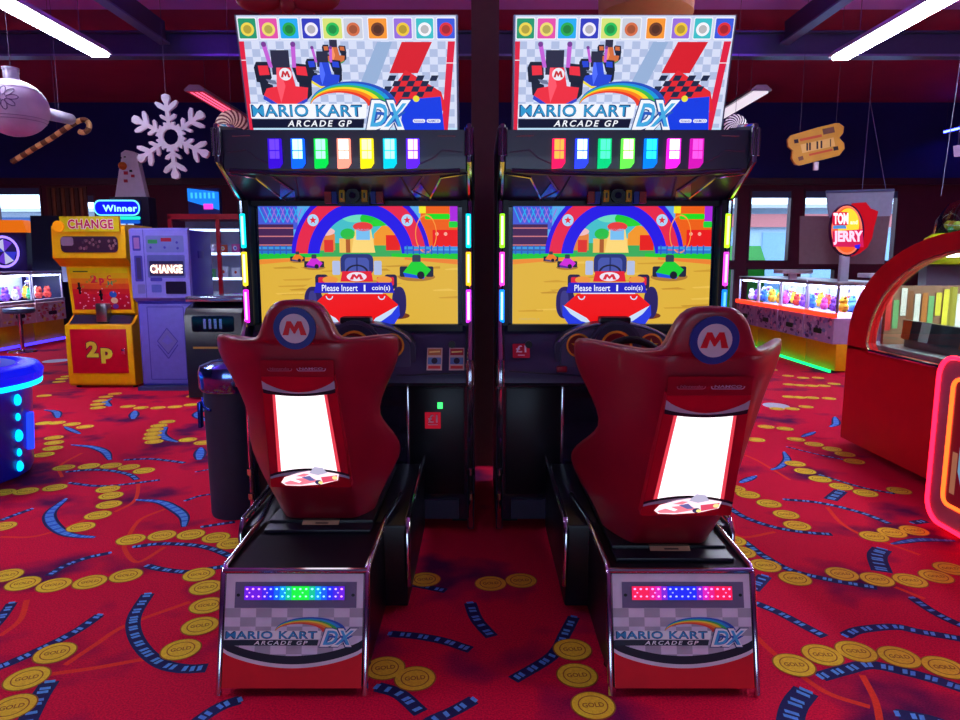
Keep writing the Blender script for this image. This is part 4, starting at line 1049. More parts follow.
F.rrect(205, 410, 322, 390, 10, em((150, 96, 110), .9), 1); F.text('CHANGE', 190, 420, 326, 386, em((255, 236, 214), 2.2), 2, .04, 0, 1.05)
b.build('lit_word', pn, o)

# ---- black bin behind the left seat
t = thing('litter_bin', (-1.36, 3.74, 0), 'round black litter bin with a chrome dome lid beside the left racing machine', 'bin'); o = loc_of(t)
MB().lathe([(0, .0), (.135, .0), (.14, .02), (.15, .74), (0, .74)], (-1.36, 3.74, 0), pm((40, 40, 66), .55), 40).build('drum', t, o)
b = MB().lathe([(.155, .70), (.168, .72), (.17, .80), (.16, .835), (.10, .86), (0, .865)], (-1.36, 3.74, 0), pm((120, 150, 220), .15, 1, .05), 40); b.build('lid', t, o)
b = MB(); b.tube([(-1.36 + .153*math.cos(a), 3.74 + .153*math.sin(a), .66 - .05*abs(math.sin((a-3.4)*2))) for a in [2.6 + k*.15 for k in range(12)]], .008, pm((40, 80, 190), .2, .8), 8); b.box(-1.525, -1.508, 3.66, 3.70, .50, .64, pm((40, 80, 190), .2, .8), .003); b.build('handle', t, o)

# ---- round glowing blue game at the left edge
cx, cy = -3.44, 4.28; R = .60
t = thing('round_coin_game', (cx, cy, 0), 'round glowing blue coin game with cyan rim at the left edge', 'arcade game'); o = loc_of(t)
NB = pm((20, 30, 190), .3, 0, .1, coat=.5)
b = MB().lathe([(0, .03), (.49, .03), (.50, .05), (.53, .56), (.545, .60), (0, .60)], (cx, cy, 0), NB, 20); b.lathe([(0, 0), (.36, 0), (.38, .03)], (cx, cy, 0), BLACK, 24); b.build('body', t, o)
MB().lathe([(.55, .60), (.59, .605), (.595, .63), (.55, .635)], (cx, cy, 0), em((0, 214, 255), 2.0), 48).build('cyan_rim_light', t, o)
MB().lathe([(.52, .634), (.595, .64), (.605, .69), (.58, .73), (.48, .745), (.44, .73)], (cx, cy, 0), em((16, 24, 235), 1.0, .2), 48).build('rim', t, o)
b = MB().lathe([(0, .715), (.445, .72), (.45, .735), (.43, .74), (0, .72)], (cx, cy, 0), em((24, 40, 200), .8), 40)
for i, c in enumerate([(250, 60, 90), (60, 240, 120), (240, 160, 60), (160, 80, 250), (40, 230, 230), (250, 90, 170)]):
    for j in range(4):
        a0 = i * 1.05 + j * .26; r = .31 + .04 * (j % 2)
        b.tube([(cx + r*math.cos(a0 + q*.1), cy + r*math.sin(a0 + q*.1), .748) for q in range(4)], .018, em(c, 1.3), 6)
b.lathe([(0, .73), (.2, .735), (.17, .78), (.05, .80), (0, .80)], (cx, cy, 0), em((90, 110, 250), .9), 24)
b.build('playfield', t, o)
for k, (ang, kind) in enumerate(((0, 'd'), (-105, 'd'))):
    a = math.radians(ang)
    for z, r in ((.53, .032), (.42, .022), (.30, .034), (.19, .022), (.10, .030)):
        rr = .500 + (z - .05) * .058; c = Vector((cx + rr*math.cos(a), cy + rr*math.sin(a), z))
        MB().sphere(c, r, em((0, 190, 255), 2.0), .8, .8, 1.2, 12).build('spot_light', t, o)
for ang in (15,):
    a = math.radians(ang); p = lambda z: Vector((cx + (.502 + (z-.05)*.058)*math.cos(a), cy + (.502 + (z-.05)*.058)*math.sin(a), z))
    MB().tube([p(.42), p(.18)], .028, em((30, 60, 255), 1.6), 8).build('tube_light', t, o)
for ang in (-62,):
    a = math.radians(ang); p = lambda z, d: Vector((cx + (.502 + (z-.05)*.058)*math.cos(a+d), cy + (.502 + (z-.05)*.058)*math.sin(a+d), z))
    b = MB(); b.tube([p(.50, -.16), p(.50, .16), p(.10, .16), p(.10, -.16)], .008, pm((150, 150, 210), .3, .6), 6, True); b.build('door_frame', t, o)

# ---- claw machine rows
def prize_case(name, label, group, cat, front, y0, w, sgn, base, art, neon, neon_low, h, seed):
    """front = x of the front face, opening towards -x (sgn -1) or +x (sgn +1)"""
    rnd = random.Random(seed)
    t = thing(name, (front - sgn*.38, y0 + w/2, 0), label, cat, group); o = loc_of(t)
    def bx(b, d0, d1, a, c, z0, z1, m, bev=0):
        xs = sorted((front - sgn*d0, front - sgn*d1)); b.box(xs[0], xs[1], a, c, z0, z1, m, bev)
    g = .012
    b = MB(); bx(b, .03, .75, y0 + g, y0 + w - g, .02, .36, base, .006); b.build('base', t, o)
    b = MB(); bx(b, -.02, .75, y0 + g, y0 + w - g, .36, .68, art[0])
    if sgn < 0: F = Face(b, (front + sgn*.021, y0 + w - g, .68), (0, -(w - 2*g), 0), (0, 0, -.32), 0, 100, 0, 50, .0012)
    else: F = Face(b, (front + sgn*.021, y0 + g, .68), (0, w - 2*g, 0), (0, 0, -.32), 0, 100, 0, 50, .0012)
    for i in range(46):
        c = rnd.choice(art[1:]); F.disc(rnd.uniform(6, 94), rnd.uniform(4, 46), rnd.uniform(2, 7), c, 1 + (i % 5), rnd.uniform(2, 6), 9)
    b.build('printed_front', t, o)
    b = MB(); F2 = Face(b, F.P(38, 24, 8), F.P(66, 24, 8) - F.P(38, 24, 8), F.P(38, 34, 8) - F.P(38, 24, 8), 0, 10, 0, 4)
    F2.rrect(0, 10, 0, 4, 1.2, pm((20, 60, 40), .4) if sgn < 0 else pm((40, 24, 34), .4), 2)
    b.build('prize_flap', t, o)
    if neon:
        b = MB(); bx(b, -.05, .02, y0 + g, y0 + w - g, .685, .745, neon, .01); b.build('light_strip', t, o)
    else:
        b = MB(); bx(b, -.03, .02, y0 + g, y0 + w - g, .685, .74, pm((206, 200, 214), .3, .4), .01); b.build('metal_sill', t, o)
    fr = pm((190, 186, 200), .3, .6); b = MB()
    for d in (.0, .73):
        for a in (y0 + g, y0 + w - g - .025): bx(b, d, d + .025, a, a + .025, .745, h, fr)
    bx(b, -.01, .76, y0 + g, y0 + w - g, h, h + .05, fr, .008); bx(b, .72, .75, y0 + g, y0 + w - g, .745, h, pm((150, 160, 210), .5))
    b.build('case_frame', t, o)
    b = MB(); bx(b, .04, .70, y0 + .05, y0 + w - .05, h - .03, h - .01, em((225, 232, 255), 16)); b.build('case_light', t, o)
    b = MB(); bx(b, .008, .014, y0 + g + .025, y0 + w - g - .025, .75, h, glass((240, 245, 255), .02, .05)); b.build('glass_pane', t, o)
    b = MB(); c = (front - sgn*.35, y0 + w/2, h - .03); b.tube([c, (c[0], c[1], h - .12)], .01, CHROME, 6); b.lathe([(0, 0), (.04, 0), (.05, .04), (.02, .06)], (c[0], c[1], h - .17), CHROME, 12)
    for k in range(3):
        a = 2*PI*k/3; b.tube([(c[0], c[1], h - .15), (c[0] + .06*math.cos(a), c[1] + .06*math.sin(a), h - .2), (c[0] + .03*math.cos(a), c[1] + .03*math.sin(a), h - .26)], .006, CHROME, 5)
    b.build('claw', t, o)
    return t
PL = [(236, 190, 60), (70, 130, 230), (230, 90, 170), (240, 240, 245), (90, 200, 120), (150, 90, 220), (235, 80, 60)]
def plush(c, r, col, label, group, rnd):
    b = MB(); m = pm(col, .9, 0, .15, 40, .3); m2 = pm(tuple(int(v*.7) for v in col), .9)
    b.sphere(c + Vector((0, 0, r*.9)), r*.9, m, 1, 1, 1, 10); b.sphere(c + Vector((0, 0, r*2.0)), r*.72, m, 1, 1, 1, 10)
    for s in (-1, 1):
        b.sphere(c + Vector((0, s*r*.55, r*2.6)), r*.28, m2, 1, 1, 1, 8); b.sphere(c + Vector((0, s*r*.9, r*1.1)), r*.35, m, 1, 1, 1, 8)
        b.sphere(c + Vector((0, s*r*.5, r*.3)), r*.4, m2, 1.2, 1, .8, 8)
    solo(b, 'plush_toy', c, label, 'plush toy', group)
pur = [pm((176, 150, 196), .4), pm((206, 180, 214), .4), pm((110, 70, 150), .4), pm((216, 150, 190), .4), pm((90, 60, 120), .4), pm((120, 130, 190), .4)]
YE = pm((250, 176, 16), .5)
wR = .83; names = ['nearest to the big red machine', 'second nearest to the big red machine', 'third nearest to the big red machine', 'farthest from the viewer']
for i in range(4):
    y0 = 8.58 + i * wR; seed = 40 + i; h = 1.08
    prize_case('claw_machine', 'claw machine in the right row, ' + names[i], 'claw machines in the right row', 'claw machine', 4.42, y0, wR, -1, YE, pur, em((255, 56, 30), 2.2), None, h, seed)
    rnd = random.Random(seed)
    for k in range(6):
        c = Vector((4.42 + .16 + .22 * (k // 3) , y0 + .17 + (k % 3) * .24 + rnd.uniform(-.03, .03), .745))
        plush(c, rnd.uniform(.055, .075), rnd.choice(PL), 'small plush toy behind the glass of a low claw machine, right row', 'plush toys in the right row', rnd)
b = MB(); b.box(4.38, 4.41, 8.6, 11.9, .0, .035, em((20, 240, 120), 2.4), .008); solo(b, 'green_light_strip', (4.4, 10.2, 0), 'green light strip on the carpet along the right claw machines', 'light strip')
art2 = [pm((222, 190, 196), .4), pm((214, 60, 60), .4), pm((236, 214, 120), .4), pm((226, 120, 140), .4), pm((240, 236, 240), .4), pm((190, 90, 70), .4)]
YB = pm((232, 176, 20), .35); wL = .86
for i, nm in enumerate(['nearest to the blue round game', 'in the middle of the left row', 'standing nearest to the yellow change machine']):
    y0 = 9.95 + (i) * wL
    prize_case('prize_machine', 'white framed prize machine with yellow base, ' + nm, 'prize machines in the left row', 'claw machine', -7.5, y0, wL, 1, YB, art2, None, None, 1.16, 90 + i)
    rnd = random.Random(90 + i)
    for k in range(6):
        c = Vector((-7.5 - .16 - .22 * (k // 3), y0 + .17 + (k % 3) * .24, .745))
        plush(c, rnd.uniform(.06, .08), rnd.choice(PL), 'small plush toy sitting behind the glass of a prize machine in the left row', 'plush toys in the left row', rnd)
b = MB(); b.box(-7.5, -7.44, 9.9, 12.6, 0, .04, em((70, 50, 255), 2.4), .008); solo(b, 'blue_light_strip', (-7.47, 11.2, 0), 'violet blue light strip on the carpet along the left prize machines', 'light strip')

# ---- stool in front of the left row
t = thing('bar_stool', (-7.05, 10.6, 0), 'round dark padded stool on a chrome pole in front of the left prize machines', 'stool'); o = loc_of(t)
c = (-7.05, 10.6, 0)
MB().lathe([(0, .60), (.20, .60), (.22, .63), (.21, .67), (0, .69)], c, pm((60, 80, 110), .3), 28).build('seat', t, o)
MB().lathe([(0, .02), (.03, .02), (.03, .6), (0, .6)], c, CHROME, 14).build('pole', t, o); MB().lathe([(0, 0), (.2, 0), (.19, .02), (0, .04)], c, CHROME, 28).build('foot', t, o)
# ---- games standing at the back left
def wheel_game(x, y, label, ring, body, topc):
    t = thing('arcade_game', (x, y, 0), label, 'arcade game', 'arcade games against the back left wall'); o = loc_of(t)
    MB().prism([(y - .2, 0), (y + .2, 0), (y + .2, 1.9), (y - .05, 1.9), (y - .1, 1.2), (y - .2, 1.1)], 'x', x - .38, x + .38, pm(body, .4)).build('body', t, o)
    MB().tube([(x + .27*math.cos(2*PI*k/24), y - .14, 1.55 + .27*math.sin(2*PI*k/24)) for k in range(24)], .022, em(ring, 2), 6, True).build('light_ring', t, o)
    b = MB(); F = Face(b, (x - .24, y - .115, 1.79), (.48, 0, 0), (0, -.0, -.48), -1, 1, -1, 1, .003)
    for k in range(8):
        a = k * PI/4; F.poly([(0, 0), (.95*math.cos(a), .95*math.sin(a)), (.95*math.cos(a + PI/4), .95*math.sin(a + PI/4))], em([(60, 60, 220), (210, 210, 250), (110, 60, 220), (40, 30, 90)][k % 4], .8), 2)
    b.build('wheel', t, o)
    b = MB(); b.prism([(x - .45, 1.9), (x + .45, 1.9), (x + .38, 2.12), (x - .38, 2.12)], 'y', y - .12, y + .1, em(topc, .8)); b.build('topper', t, o)
wheel_game(-8.68, 12.92, 'dark game with an orange topper and violet light ring beneath the left window', (150, 120, 255), (34, 22, 80), (250, 120, 20))
wheel_game(-6.97, 12.92, 'dark game with violet light ring directly left of the yellow change machine header', (170, 110, 255), (50, 30, 96), (214, 90, 40))
t = thing('arcade_game', (-7.9, 12.9, 0), 'dark hooded game between the two games with light rings', 'arcade game'); o = loc_of(t)
MB().prism([(12.74, 0), (13.1, 0), (13.1, 1.5), (13.0, 2.2), (12.85, 2.2), (12.8, 1.4), (12.74, 1.0)], 'x', -8.18, -7.68, pm((16, 18, 48), .4)).build('body', t, o)
MB().box(-7.67, -7.50, 12.8, 13.05, 1.0, 2.05, pm((120, 130, 160), .4), .02).build('side_locker', t, o)
b = MB()
for k in range(8): b.box(-8.02 + k*.085 + .02, -8.02 + k*.085 + .065, YW - .06, YW - .03, 1.5, 2.72, pm((120, 60, 34) if k % 2 else (70, 34, 30), .5))
b.box(-8.05, -7.3, YW - .03, YW - .005, 1.5, 2.75, pm((84, 36, 34), .5)); solo(b, 'slatted_panel', (-7.7, YW - .03, 1.5), 'brown vertical slatted panel between the two left windows', 'wall panel')

# ---- lit prize display cabinets between change machine and left racing machine
t = thing('prize_display_cabinet', (-3.2, 9.9, 0), 'tall glass display cabinet with bright shelves behind the black bin', 'display cabinet'); o = loc_of(t)
xa, xb, ya, yb = -4.25, -2.2, 9.6, 10.2
b = MB(); b.box(xa, xb, ya, yb, 0, .45, pm((120, 30, 60), .4), .01); b.box(xa, xb, yb - .03, yb, .45, 1.95, pm((190, 196, 225), .5)); b.build('base', t, o)
RF = pm((170, 20, 50), .35); b = MB()
for x in (xa, -3.6, -2.95, xb - .05): b.box(x, x + .05, ya, ya + .04, .45, 2.0, RF)
b.box(xa, xb, ya, yb, 1.95, 2.02, RF); b.build('frame', t, o)
for k, z in enumerate((.46, .80, 1.14, 1.48, 1.80)):
    MB().box(xa + .05, xb - .05, ya + .05, yb - .03, z, z + .02, pm((210, 215, 235), .3)).build('shelf', t, o)
    MB().box(xa + .06, xb - .06, ya + .045, ya + .06, z - .012, z + .022, em((210, 228, 255), 3.5)).build('shelf_light', t, o)
MB().box(xa + .05, xb - .05, ya + .01, ya + .016, .46, 1.95, glass((240, 245, 255), .02, .05)).build('glass_door', t, o)
rnd = random.Random(5)
for z in (.48, .82, 1.16, 1.50):
    for k in range(11):
        c = Vector((-4.1 + k * .17, 9.82 + rnd.uniform(-.04, .04), z)); r = rnd.uniform(.045, .062)
        if k % 4 == 1:
            b = MB().sphere(c + Vector((0, 0, r)), r, pm((240, 210, 50), .4), n=12); b.lathe([(r*.3, 0), (r*.5, r*.12)], c, pm((240, 210, 50), .4), 10)
            solo(b, 'toy_ball', c, 'small yellow toy ball on a bright shelf of the tall display cabinet', 'toy ball', 'yellow balls in the display cabinet')
        else:
            col = rnd.choice(PL[1:]); b = MB(); b.box(c.x - r, c.x + r, c.y - r*.7, c.y + r*.7, c.z, c.z + r*2.4, pm(col, .4), .004)
            F = Face(b, (c.x - r*.8, c.y - r*.7 - .001, c.z + r*2.2), (r*1.6, 0, 0), (0, 0, -r*1.8), 0, 10, 0, 10); F.disc(5, 5, 3.5, pm((240, 240, 245), .4), 1); F.disc(5, 5, 2, pm(rnd.choice(PL), .4), 2)
            solo(b, 'toy_box', c, 'small boxed toy on a bright shelf of the tall display cabinet', 'toy box', 'boxed toys in the display cabinet')
t = thing('coin_game', (-2.83, 7.2, 0), 'dark low game cabinet between the lilac change machine and the black bin', 'arcade game'); o = loc_of(t)
MB().prism([(6.9, .02), (7.5, .02), (7.5, .98), (7.3, 1.02), (6.95, .92), (6.9, .85)], 'x', -2.95, -2.38, pm((28, 26, 44), .25)).build('body', t, o)
b = MB(); F = Face(b, (-2.93, 6.897, .86), (.53, 0, 0), (0, 0, -.5), 0, 10, 0, 10); F.rrect(1, 9, .2, 3.4, .5, pm((10, 10, 20), .1), 1)
for k in range(4): F.rrect(3.2 + k, 3.7 + k, .8, 2.8, .1, pm((170, 170, 190), .2, .8), 2)
F.rect(1, 9, 6.4, 6.8, pm((150, 120, 60), .4), 1); b.build('front_plate', t, o)
MB().box(-2.95, -2.38, 6.95, 7.5, .985, 1.04, pm((150, 160, 190), .15, .8), .01).build('top_tray', t, o)

# ---- Winner sign on its game, behind the change machines
t = thing('illuminated_game', (-5.0, 10.2, 0), 'game with a glowing blue rounded sign behind the change machines', 'arcade game'); o = loc_of(t)
MB().prism([(9.9, 0), (10.6, 0), (10.6, 1.84), (10.2, 1.84), (10.0, 1.1), (9.9, 1.0)], 'x', -5.6, -4.6, pm((40, 40, 90), .4)).build('body', t, o)
b = MB(); F = Face(b, (-5.50, 10.08, 2.26), (.66, 0, 0), (0, 0, -.40), 130, 800, 140, 500, .004)
F.rrect(130, 800, 150, 350, 95, em((110, 220, 255), 1.6), 1); F.rrect(150, 780, 170, 335, 80, em((10, 20, 240), 1.3), 2)
F.text('Winner', 265, 760, 215, 300, em((150, 226, 255), 1.8), 3, .03, 0, 1.1)
F.rrect(140, 800, 358, 400, 20, em((30, 220, 190), 1.4), 1); F.rrect(140, 790, 405, 450, 20, em((20, 90, 200), 1.2), 1)
for k in range(4): F.rrect(260 + k*115, 350 + k*115, 452, 496, 10, em((190, 220, 255), 1.4), 1)
b.box(-5.49, -4.85, 10.09, 10.16, 1.84, 2.25, pm((20, 30, 120), .4), .02); b.build('sign', t, o)
b = MB(); F = Face(b, (-4.12, 10.0, 2.40), (.44, 0, 0), (0, 0, -.30), 0, 10, 0, 6, .004)
b.box(-4.12, -3.68, 10.005, 10.1, 2.02, 2.40, pm((20, 30, 120), .4)); F.poly([(0, 0), (10, 1), (10, 6), (0, 3.5)], em((20, 120, 240), 1.3), 1); F.rect(5, 8, 4.3, 5.8, em((240, 60, 200), 1.4), 2)
for k in range(6): F.rect(1 + k*1.4, 1.7 + k*1.4, 1.2, 2.8, em((60, 180, 255), 1.4), 2)
solo(b, 'illuminated_sign', (-3.9, 10.05, 2.02), 'small blue and pink glowing sign on top of the tall display cabinet', 'sign')
# ---- snowman
sc_ = atY(130, 197, 10.75)
b = MB(); F = Face(b, (0, 0, 0), (1, 0, 0), (0, 0, -1), 0, 1, 0, 1)
def sm(px, py): return atY(px, py, 10.75)
out = [(115, 197), (119, 170), (121, 160), (121, 153), (125, 150), (131, 151), (136, 153), (138, 162), (142, 180), (146, 197)]
b.prism([(sm(*p).x, sm(*p).z) for p in out], 'y', 10.75, 10.87, pm((196, 184, 206), .6))
t = thing('snowman_figure', (sc_.x, 10.8, sc_.z), 'white snowman figure with orange nose standing above the blue sign', 'snowman'); o = loc_of(t)
b.build('body', t, o)
p = sm(123, 166); MB().lathe([(.06, 0), (.055, -.04), (.03, -.09), (0, -.11)], (p.x, 10.75, p.z), pm((224, 110, 40), .6), 14, 'y').build('nose', t, o)
for q, r in (((125, 157), .012), ((121, 158), .012), ((126, 173), .03), ((133, 176), .025), ((126, 181), .028), ((131, 171), .02)):
    p = sm(*q); b = MB(); b.box(p.x - r, p.x + r, 10.735, 10.75, p.z - r*.8, p.z + r*.8, pm((170, 30, 60), .6) if r > .02 else BLACK, .003)
    b.build('scarf_patch' if r > .015 else 'eye', t, o)
b = MB(); b.box(sc_.x - .3, sc_.x + .3, 10.7, 10.95, 0, sc_.z, pm((40, 36, 70), .5), .01); solo(b, 'dark_stand', (sc_.x, 10.8, 0), 'tall dark stand beneath the white snowman figure', 'stand')

# ---- hanging decorations
def string_up(p, t, o, r=.002, top=HC):
    MB().tube([p, (p[0], p[1], top)], r, pm((70, 60, 90), .7), 5).build('string', t, o)
def snowflake(px, py, Yd, R, label):
    c = atY(px, py, Yd); t = thing('snowflake_decoration', c, label, 'hanging decoration'); o = loc_of(t)
    b = MB(); m = pm((206, 196, 214), .6); rot0 = math.radians(4)
    def pr(pts, a, th):
        b.prism([(c.x + x*math.cos(a) - y*math.sin(a), c.z + x*math.sin(a) + y*math.cos(a)) for x, y in pts], 'y', c.y - th, c.y + th, m)
    for k in range(6):
        a = rot0 + math.radians(90 + 60*k)
        pr([(.28*R, -.045*R), (.80*R, -.05*R), (.80*R, .05*R), (.28*R, .045*R)], a, .016)
        pr([(.78*R, -.05*R), (.88*R, -.10*R), (.97*R, -.085*R), (1.0*R, 0), (.97*R, .085*R), (.88*R, .10*R), (.78*R, .05*R)], a, .018)
        for s in (-1, 1):
            pr([(.56*R, 0), (.70*R, s*.22*R), (.80*R, s*.28*R), (.84*R, s*.24*R), (.80*R, s*.15*R), (.68*R, s*.0)], a, .014)
            pr([(.34*R, 0), (.44*R, s*.17*R), (.51*R, s*.20*R), (.53*R, s*.15*R), (.44*R, s*.0)], a, .014)
            pr([(.20*R, 0), (.28*R, s*.13*R), (.34*R, s*.14*R), (.34*R, s*.09*R), (.30*R, 0)], a, .012)
    n = 12
    ro, ri = .30*R, .19*R
    vs = [(c.x + r*math.cos(2*PI*k/n), y, c.z + r*math.sin(2*PI*k/n)) for y in (c.y - .013, c.y + .013) for r in (ro, ri) for k in range(n)]
    fs = []
    for k in range(n):
        j = (k+1) % n; fs += [(k, j, n+j, n+k), (2*n+k, 3*n+k, 3*n+j, 2*n+j), (k, 2*n+k, 2*n+j, j), (n+k, n+j, 3*n+j, 3*n+k)]
    b.add(vs, fs, m); b.build('flake', t, o); string_up((c.x - R*.07, c.y, c.z + R*.98), t, o)
snowflake(171, 137, 6.0, .345, 'large white snowflake hanging above the change machines')
# bauble
c = atY(14, 108, 5.2); t = thing('bauble_decoration', c, 'large pale bauble with a flower drawn on it, hanging at the upper left', 'hanging decoration'); o = loc_of(t)
MB().sphere(c, .225, pm((196, 176, 206), .35), 1.0, 1.0, .88, 40).build('ball', t, o)
MB().lathe([(0, 0), (.05, 0), (.05, .07), (.055, .07), (.055, .085), (0, .085)], (c.x, c.y, c.z + .19), pm((190, 180, 205), .35, .3), 20).build('cap', t, o)
b = MB()
for k in range(8):
    a = 2*PI*k/8 + .1; pts = []
    for q in range(9):
        u = q / 8 * 2 * PI; rr = .05 + .032*math.cos(u); sa = .017*math.sin(u)
        x = rr*math.cos(a) - sa*math.sin(a) + .01; z = rr*math.sin(a) + sa*math.cos(a) + .03
        x += .055; y = -math.sqrt(max(0, .227**2 - x*x - (z/.88)**2)); pts.append((c.x + x, c.y + y, c.z + z))
    b.tube(pts, .0035, pm((110, 80, 130), .4), 5)
for z in (-.08, -.10, .12): 
    r = .227 * math.sqrt(1 - (z/.88/.227)**2); b.tube([(c.x + r*math.cos(2*PI*k/40), c.y + r*math.sin(2*PI*k/40), c.z + z) for k in range(40)], .0025, pm((150, 130, 170), .4), 5, True)
b.build('painted_flower', t, o); string_up((c.x, c.y, c.z + .27), t, o)
# grey tube lamp behind the bauble
p0, p1 = atY(40, 112, 6.2), atY(70, 119, 7.4)
t = thing('tube_decoration', (p0 + p1)/2, 'pale grey rolled tube hanging behind the bauble', 'hanging decoration'); o = loc_of(t)
MB().tube([p0, p1], .055, pm((176, 168, 196), .4, .2), 16).build('tube', t, o); string_up(tuple((p0*.4 + p1*.6) + Vector((0, 0, .05))), t, o)
# candy cane
t = thing('candy_cane_decoration', atY(60, 138, 7.6), 'gold and brown striped candy cane hanging below the bauble', 'hanging decoration'); o = loc_of(t)
pts = [atY(*q, 7.6) for q in ((12, 162), (25, 154), (38, 146), (50, 139), (62, 131), (73, 124), (80, 120.5), (85, 120), (89, 124), (88, 130), (83, 132.5), (78, 131))]
pp = smooth_path(pts, .012); b = MB(); g1 = pm((214, 170, 110), .35, .3); g2 = pm((96, 60, 40), .4)
n = 6
for i in range(0, len(pp) - n + 1, n - 1): b.tube(pp[i:i+n], .028, g1 if (i // (n-1)) % 2 else g2, 10)
b.build('cane', t, o); string_up(tuple(pp[len(pp)//2]), t, o)
# striped swirl sweets behind the cabinets
def swirl(px, py, Yd, R, ca, cb, label):
    c = atY(px, py, Yd); t = thing('swirl_sweet_decoration', c, label, 'hanging decoration'); o = loc_of(t); b = MB(); n = 16
    b.lathe([(0, -.03), (R*.7, -.028), (R*.97, -.012), (R, .0), (R*.97, .012), (0, .03)], c, pm(cb, .4), 32, 'y')
    for k in range(n):
        vs = []
        for q in range(7):
            r = R * (q / 6) * .97; yy = -.032 if q < 5 else (-.026 if q == 5 else -.015)
            for e_ in (0, .5): a = 2*PI*(k + e_)/n + q*.22; vs.append((c.x + r*math.cos(a), c.y + yy - .001, c.z + r*math.sin(a)))
        b.add(vs, [(2*q, 2*q+1, 2*q+3, 2*q+2) for q in range(6)], pm(ca, .4))
    b.build('disc', t, o); string_up((c.x, c.y, c.z + R), t, o)
swirl(232, 128, 7.0, .17, (206, 160, 140), (96, 30, 40), 'brown and cream swirl sweet hanging behind the left racing machine')
swirl(735, 127, 7.0, .12, (214, 205, 214), (24, 20, 40), 'black and white swirl sweet hanging behind the right racing machine')
# red bow and tan drum above the header signs
c = atY(288, 4, 4.6); t = thing('red_bow_decoration', c, 'dark red bow decoration hanging behind the left header sign', 'hanging decoration'); o = loc_of(t)
rb = pm((140, 18, 36), .5, 0, .25, 8); b = MB()
for s in (-1, 1):
    b.sphere(c + Vector((s*.17, 0, .03)), .15, rb, 1.05, .45, .55, 16); b.prism([(c.x, c.z), (c.x + s*.10, c.z + .02), (c.x + s*.24, c.z - .13), (c.x + s*.10, c.z - .15)], 'y', c.y - .01, c.y + .02, rb)
b.sphere(c, .06, rb, 1, .8, 1, 12); b.build('bow', t, o); string_up((c.x, c.y, c.z + .05), t, o)
c = atY(646, 2, 4.6); t = thing('drum_decoration', c, 'tan drum shaped decoration hanging behind the right header sign', 'hanging decoration'); o = loc_of(t)
MB().lathe([(0, -.11), (.24, -.11), (.29, -.08), (.30, .12), (.26, .15), (0, .15)], c, pm((176, 116, 80), .6), 36).build('drum', t, o); string_up((c.x, c.y, c.z + .15), t, o)
# ticket
c = atY(816, 145, 8.0); t = thing('ticket_decoration', c, 'giant gold admission ticket hanging on the dark blue wall side', 'hanging decoration'); o = loc_of(t)
pts = [(75, 300), (110, 262), (370, 185), (560, 140), (600, 140), (650, 175), (640, 240), (600, 290), (650, 345), (655, 400), (600, 470), (200, 572), (150, 560), (115, 500), (120, 460), (125, 415), (80, 380)]
q = [atY(780 + x*.0972, 110 + y*.0972, 8.0) for x, y in pts]
b = MB(); b.prism([(p.x, p.z) for p in q], 'y', 7.98, 8.02, pm((190, 136, 50), .5, 0, .2, 6)); b.build('board', t, o)
b = MB(); A = lambda x, y, d=.003: atY(780 + x*.0972, 110 + y*.0972, 7.98 - d)
def quad(x0, y0, x1, y1, w, m, d=.003):
    L = math.hypot(x1-x0, y1-y0); nx, ny = -(y1-y0)/L*w/2, (x1-x0)/L*w/2
    b.add([A(x0+nx, y0+ny, d), A(x1+nx, y1+ny, d), A(x1-nx, y1-ny, d), A(x0-nx, y0-ny, d)], [(0, 1, 2, 3)], m)
dk = pm((40, 24, 40), .5)
for x in (280, 308, 384, 426, 520): quad(x, 340 - (x-280)*.17, x, 418 - (x-280)*.17, 18 if x != 520 else 10, dk)
quad(205, 310, 430, 262, 26, pm((190, 80, 50), .5)); quad(300, 462, 540, 408, 22, pm((190, 80, 50), .5)); quad(145, 325, 190, 318, 40, dk); quad(190, 505, 240, 490, 40, pm((110, 70, 60), .5)); quad(440, 225, 560, 200, 60, pm((110, 70, 60), .5)); quad(550, 400, 600, 390, 40, dk)
quad(220, 400, 560, 325, 90, pm((210, 166, 100), .5), .002)
b.build('printing', t, o)
p = A(378, 570); MB().box(p.x - .025, p.x + .025, 7.98, 8.02, p.z - .05, p.z + .04, pm((190, 180, 200), .5), .004).build('tag', t, o)
string_up(tuple(atY(800, 133, 8.0)), t, o); string_up(tuple(atY(836, 125, 8.0)), t, o)

# ---- grey banner hung by strings, and the oval sign on its pole
t = thing('hanging_banner', atY(862, 192, 9.3), 'grey fabric banner hung on strings in front of the right windows', 'banner'); o = loc_of(t)
b = MB(); q = [atY(*p, 9.3) for p in ((826, 193), (894, 190), (890, 216), (829, 218))]; q2 = [atY(*p, 9.3) for p in ((800, 216), (890, 216), (884, 264), (799, 264))]
def slab(b, q, y0, y1, m): b.prism([(p.x, p.z) for p in q], 'y', y0, y1, m)
slab(b, q2, 9.295, 9.305, pm((116, 96, 106), .7)); b.build('lower_cloth', t, o)
b = MB(); slab(b, q, 9.285, 9.31, pm((150, 164, 190), .6)); b.build('upper_cloth', t, o)
b = MB(); b.tube([atY(826, 192, 9.28), atY(894, 190, 9.28)], .018, pm((90, 110, 150), .4), 8); b.build('top_bar', t, o)
b = MB(); b.tube([atY(862, 192, 9.3), atY(870, 100, 9.3)], .004, pm((100, 96, 150), .5), 5); b.tube([atY(886, 190, 9.3), atY(870, 100, 9.3)], .004, pm((100, 96, 150), .5), 5); b.tube([atY(870, 100, 9.3), Vector((atY(870, 100, 9.3).x, 9.3, HC))], .004, pm((100, 96, 150), .5), 5); b.build('string', t, o)
t = thing('oval_sign', atY(852, 285, 8.9), 'illuminated oval sign with red lettering on a white pole above the claw machines', 'sign'); o = loc_of(t)
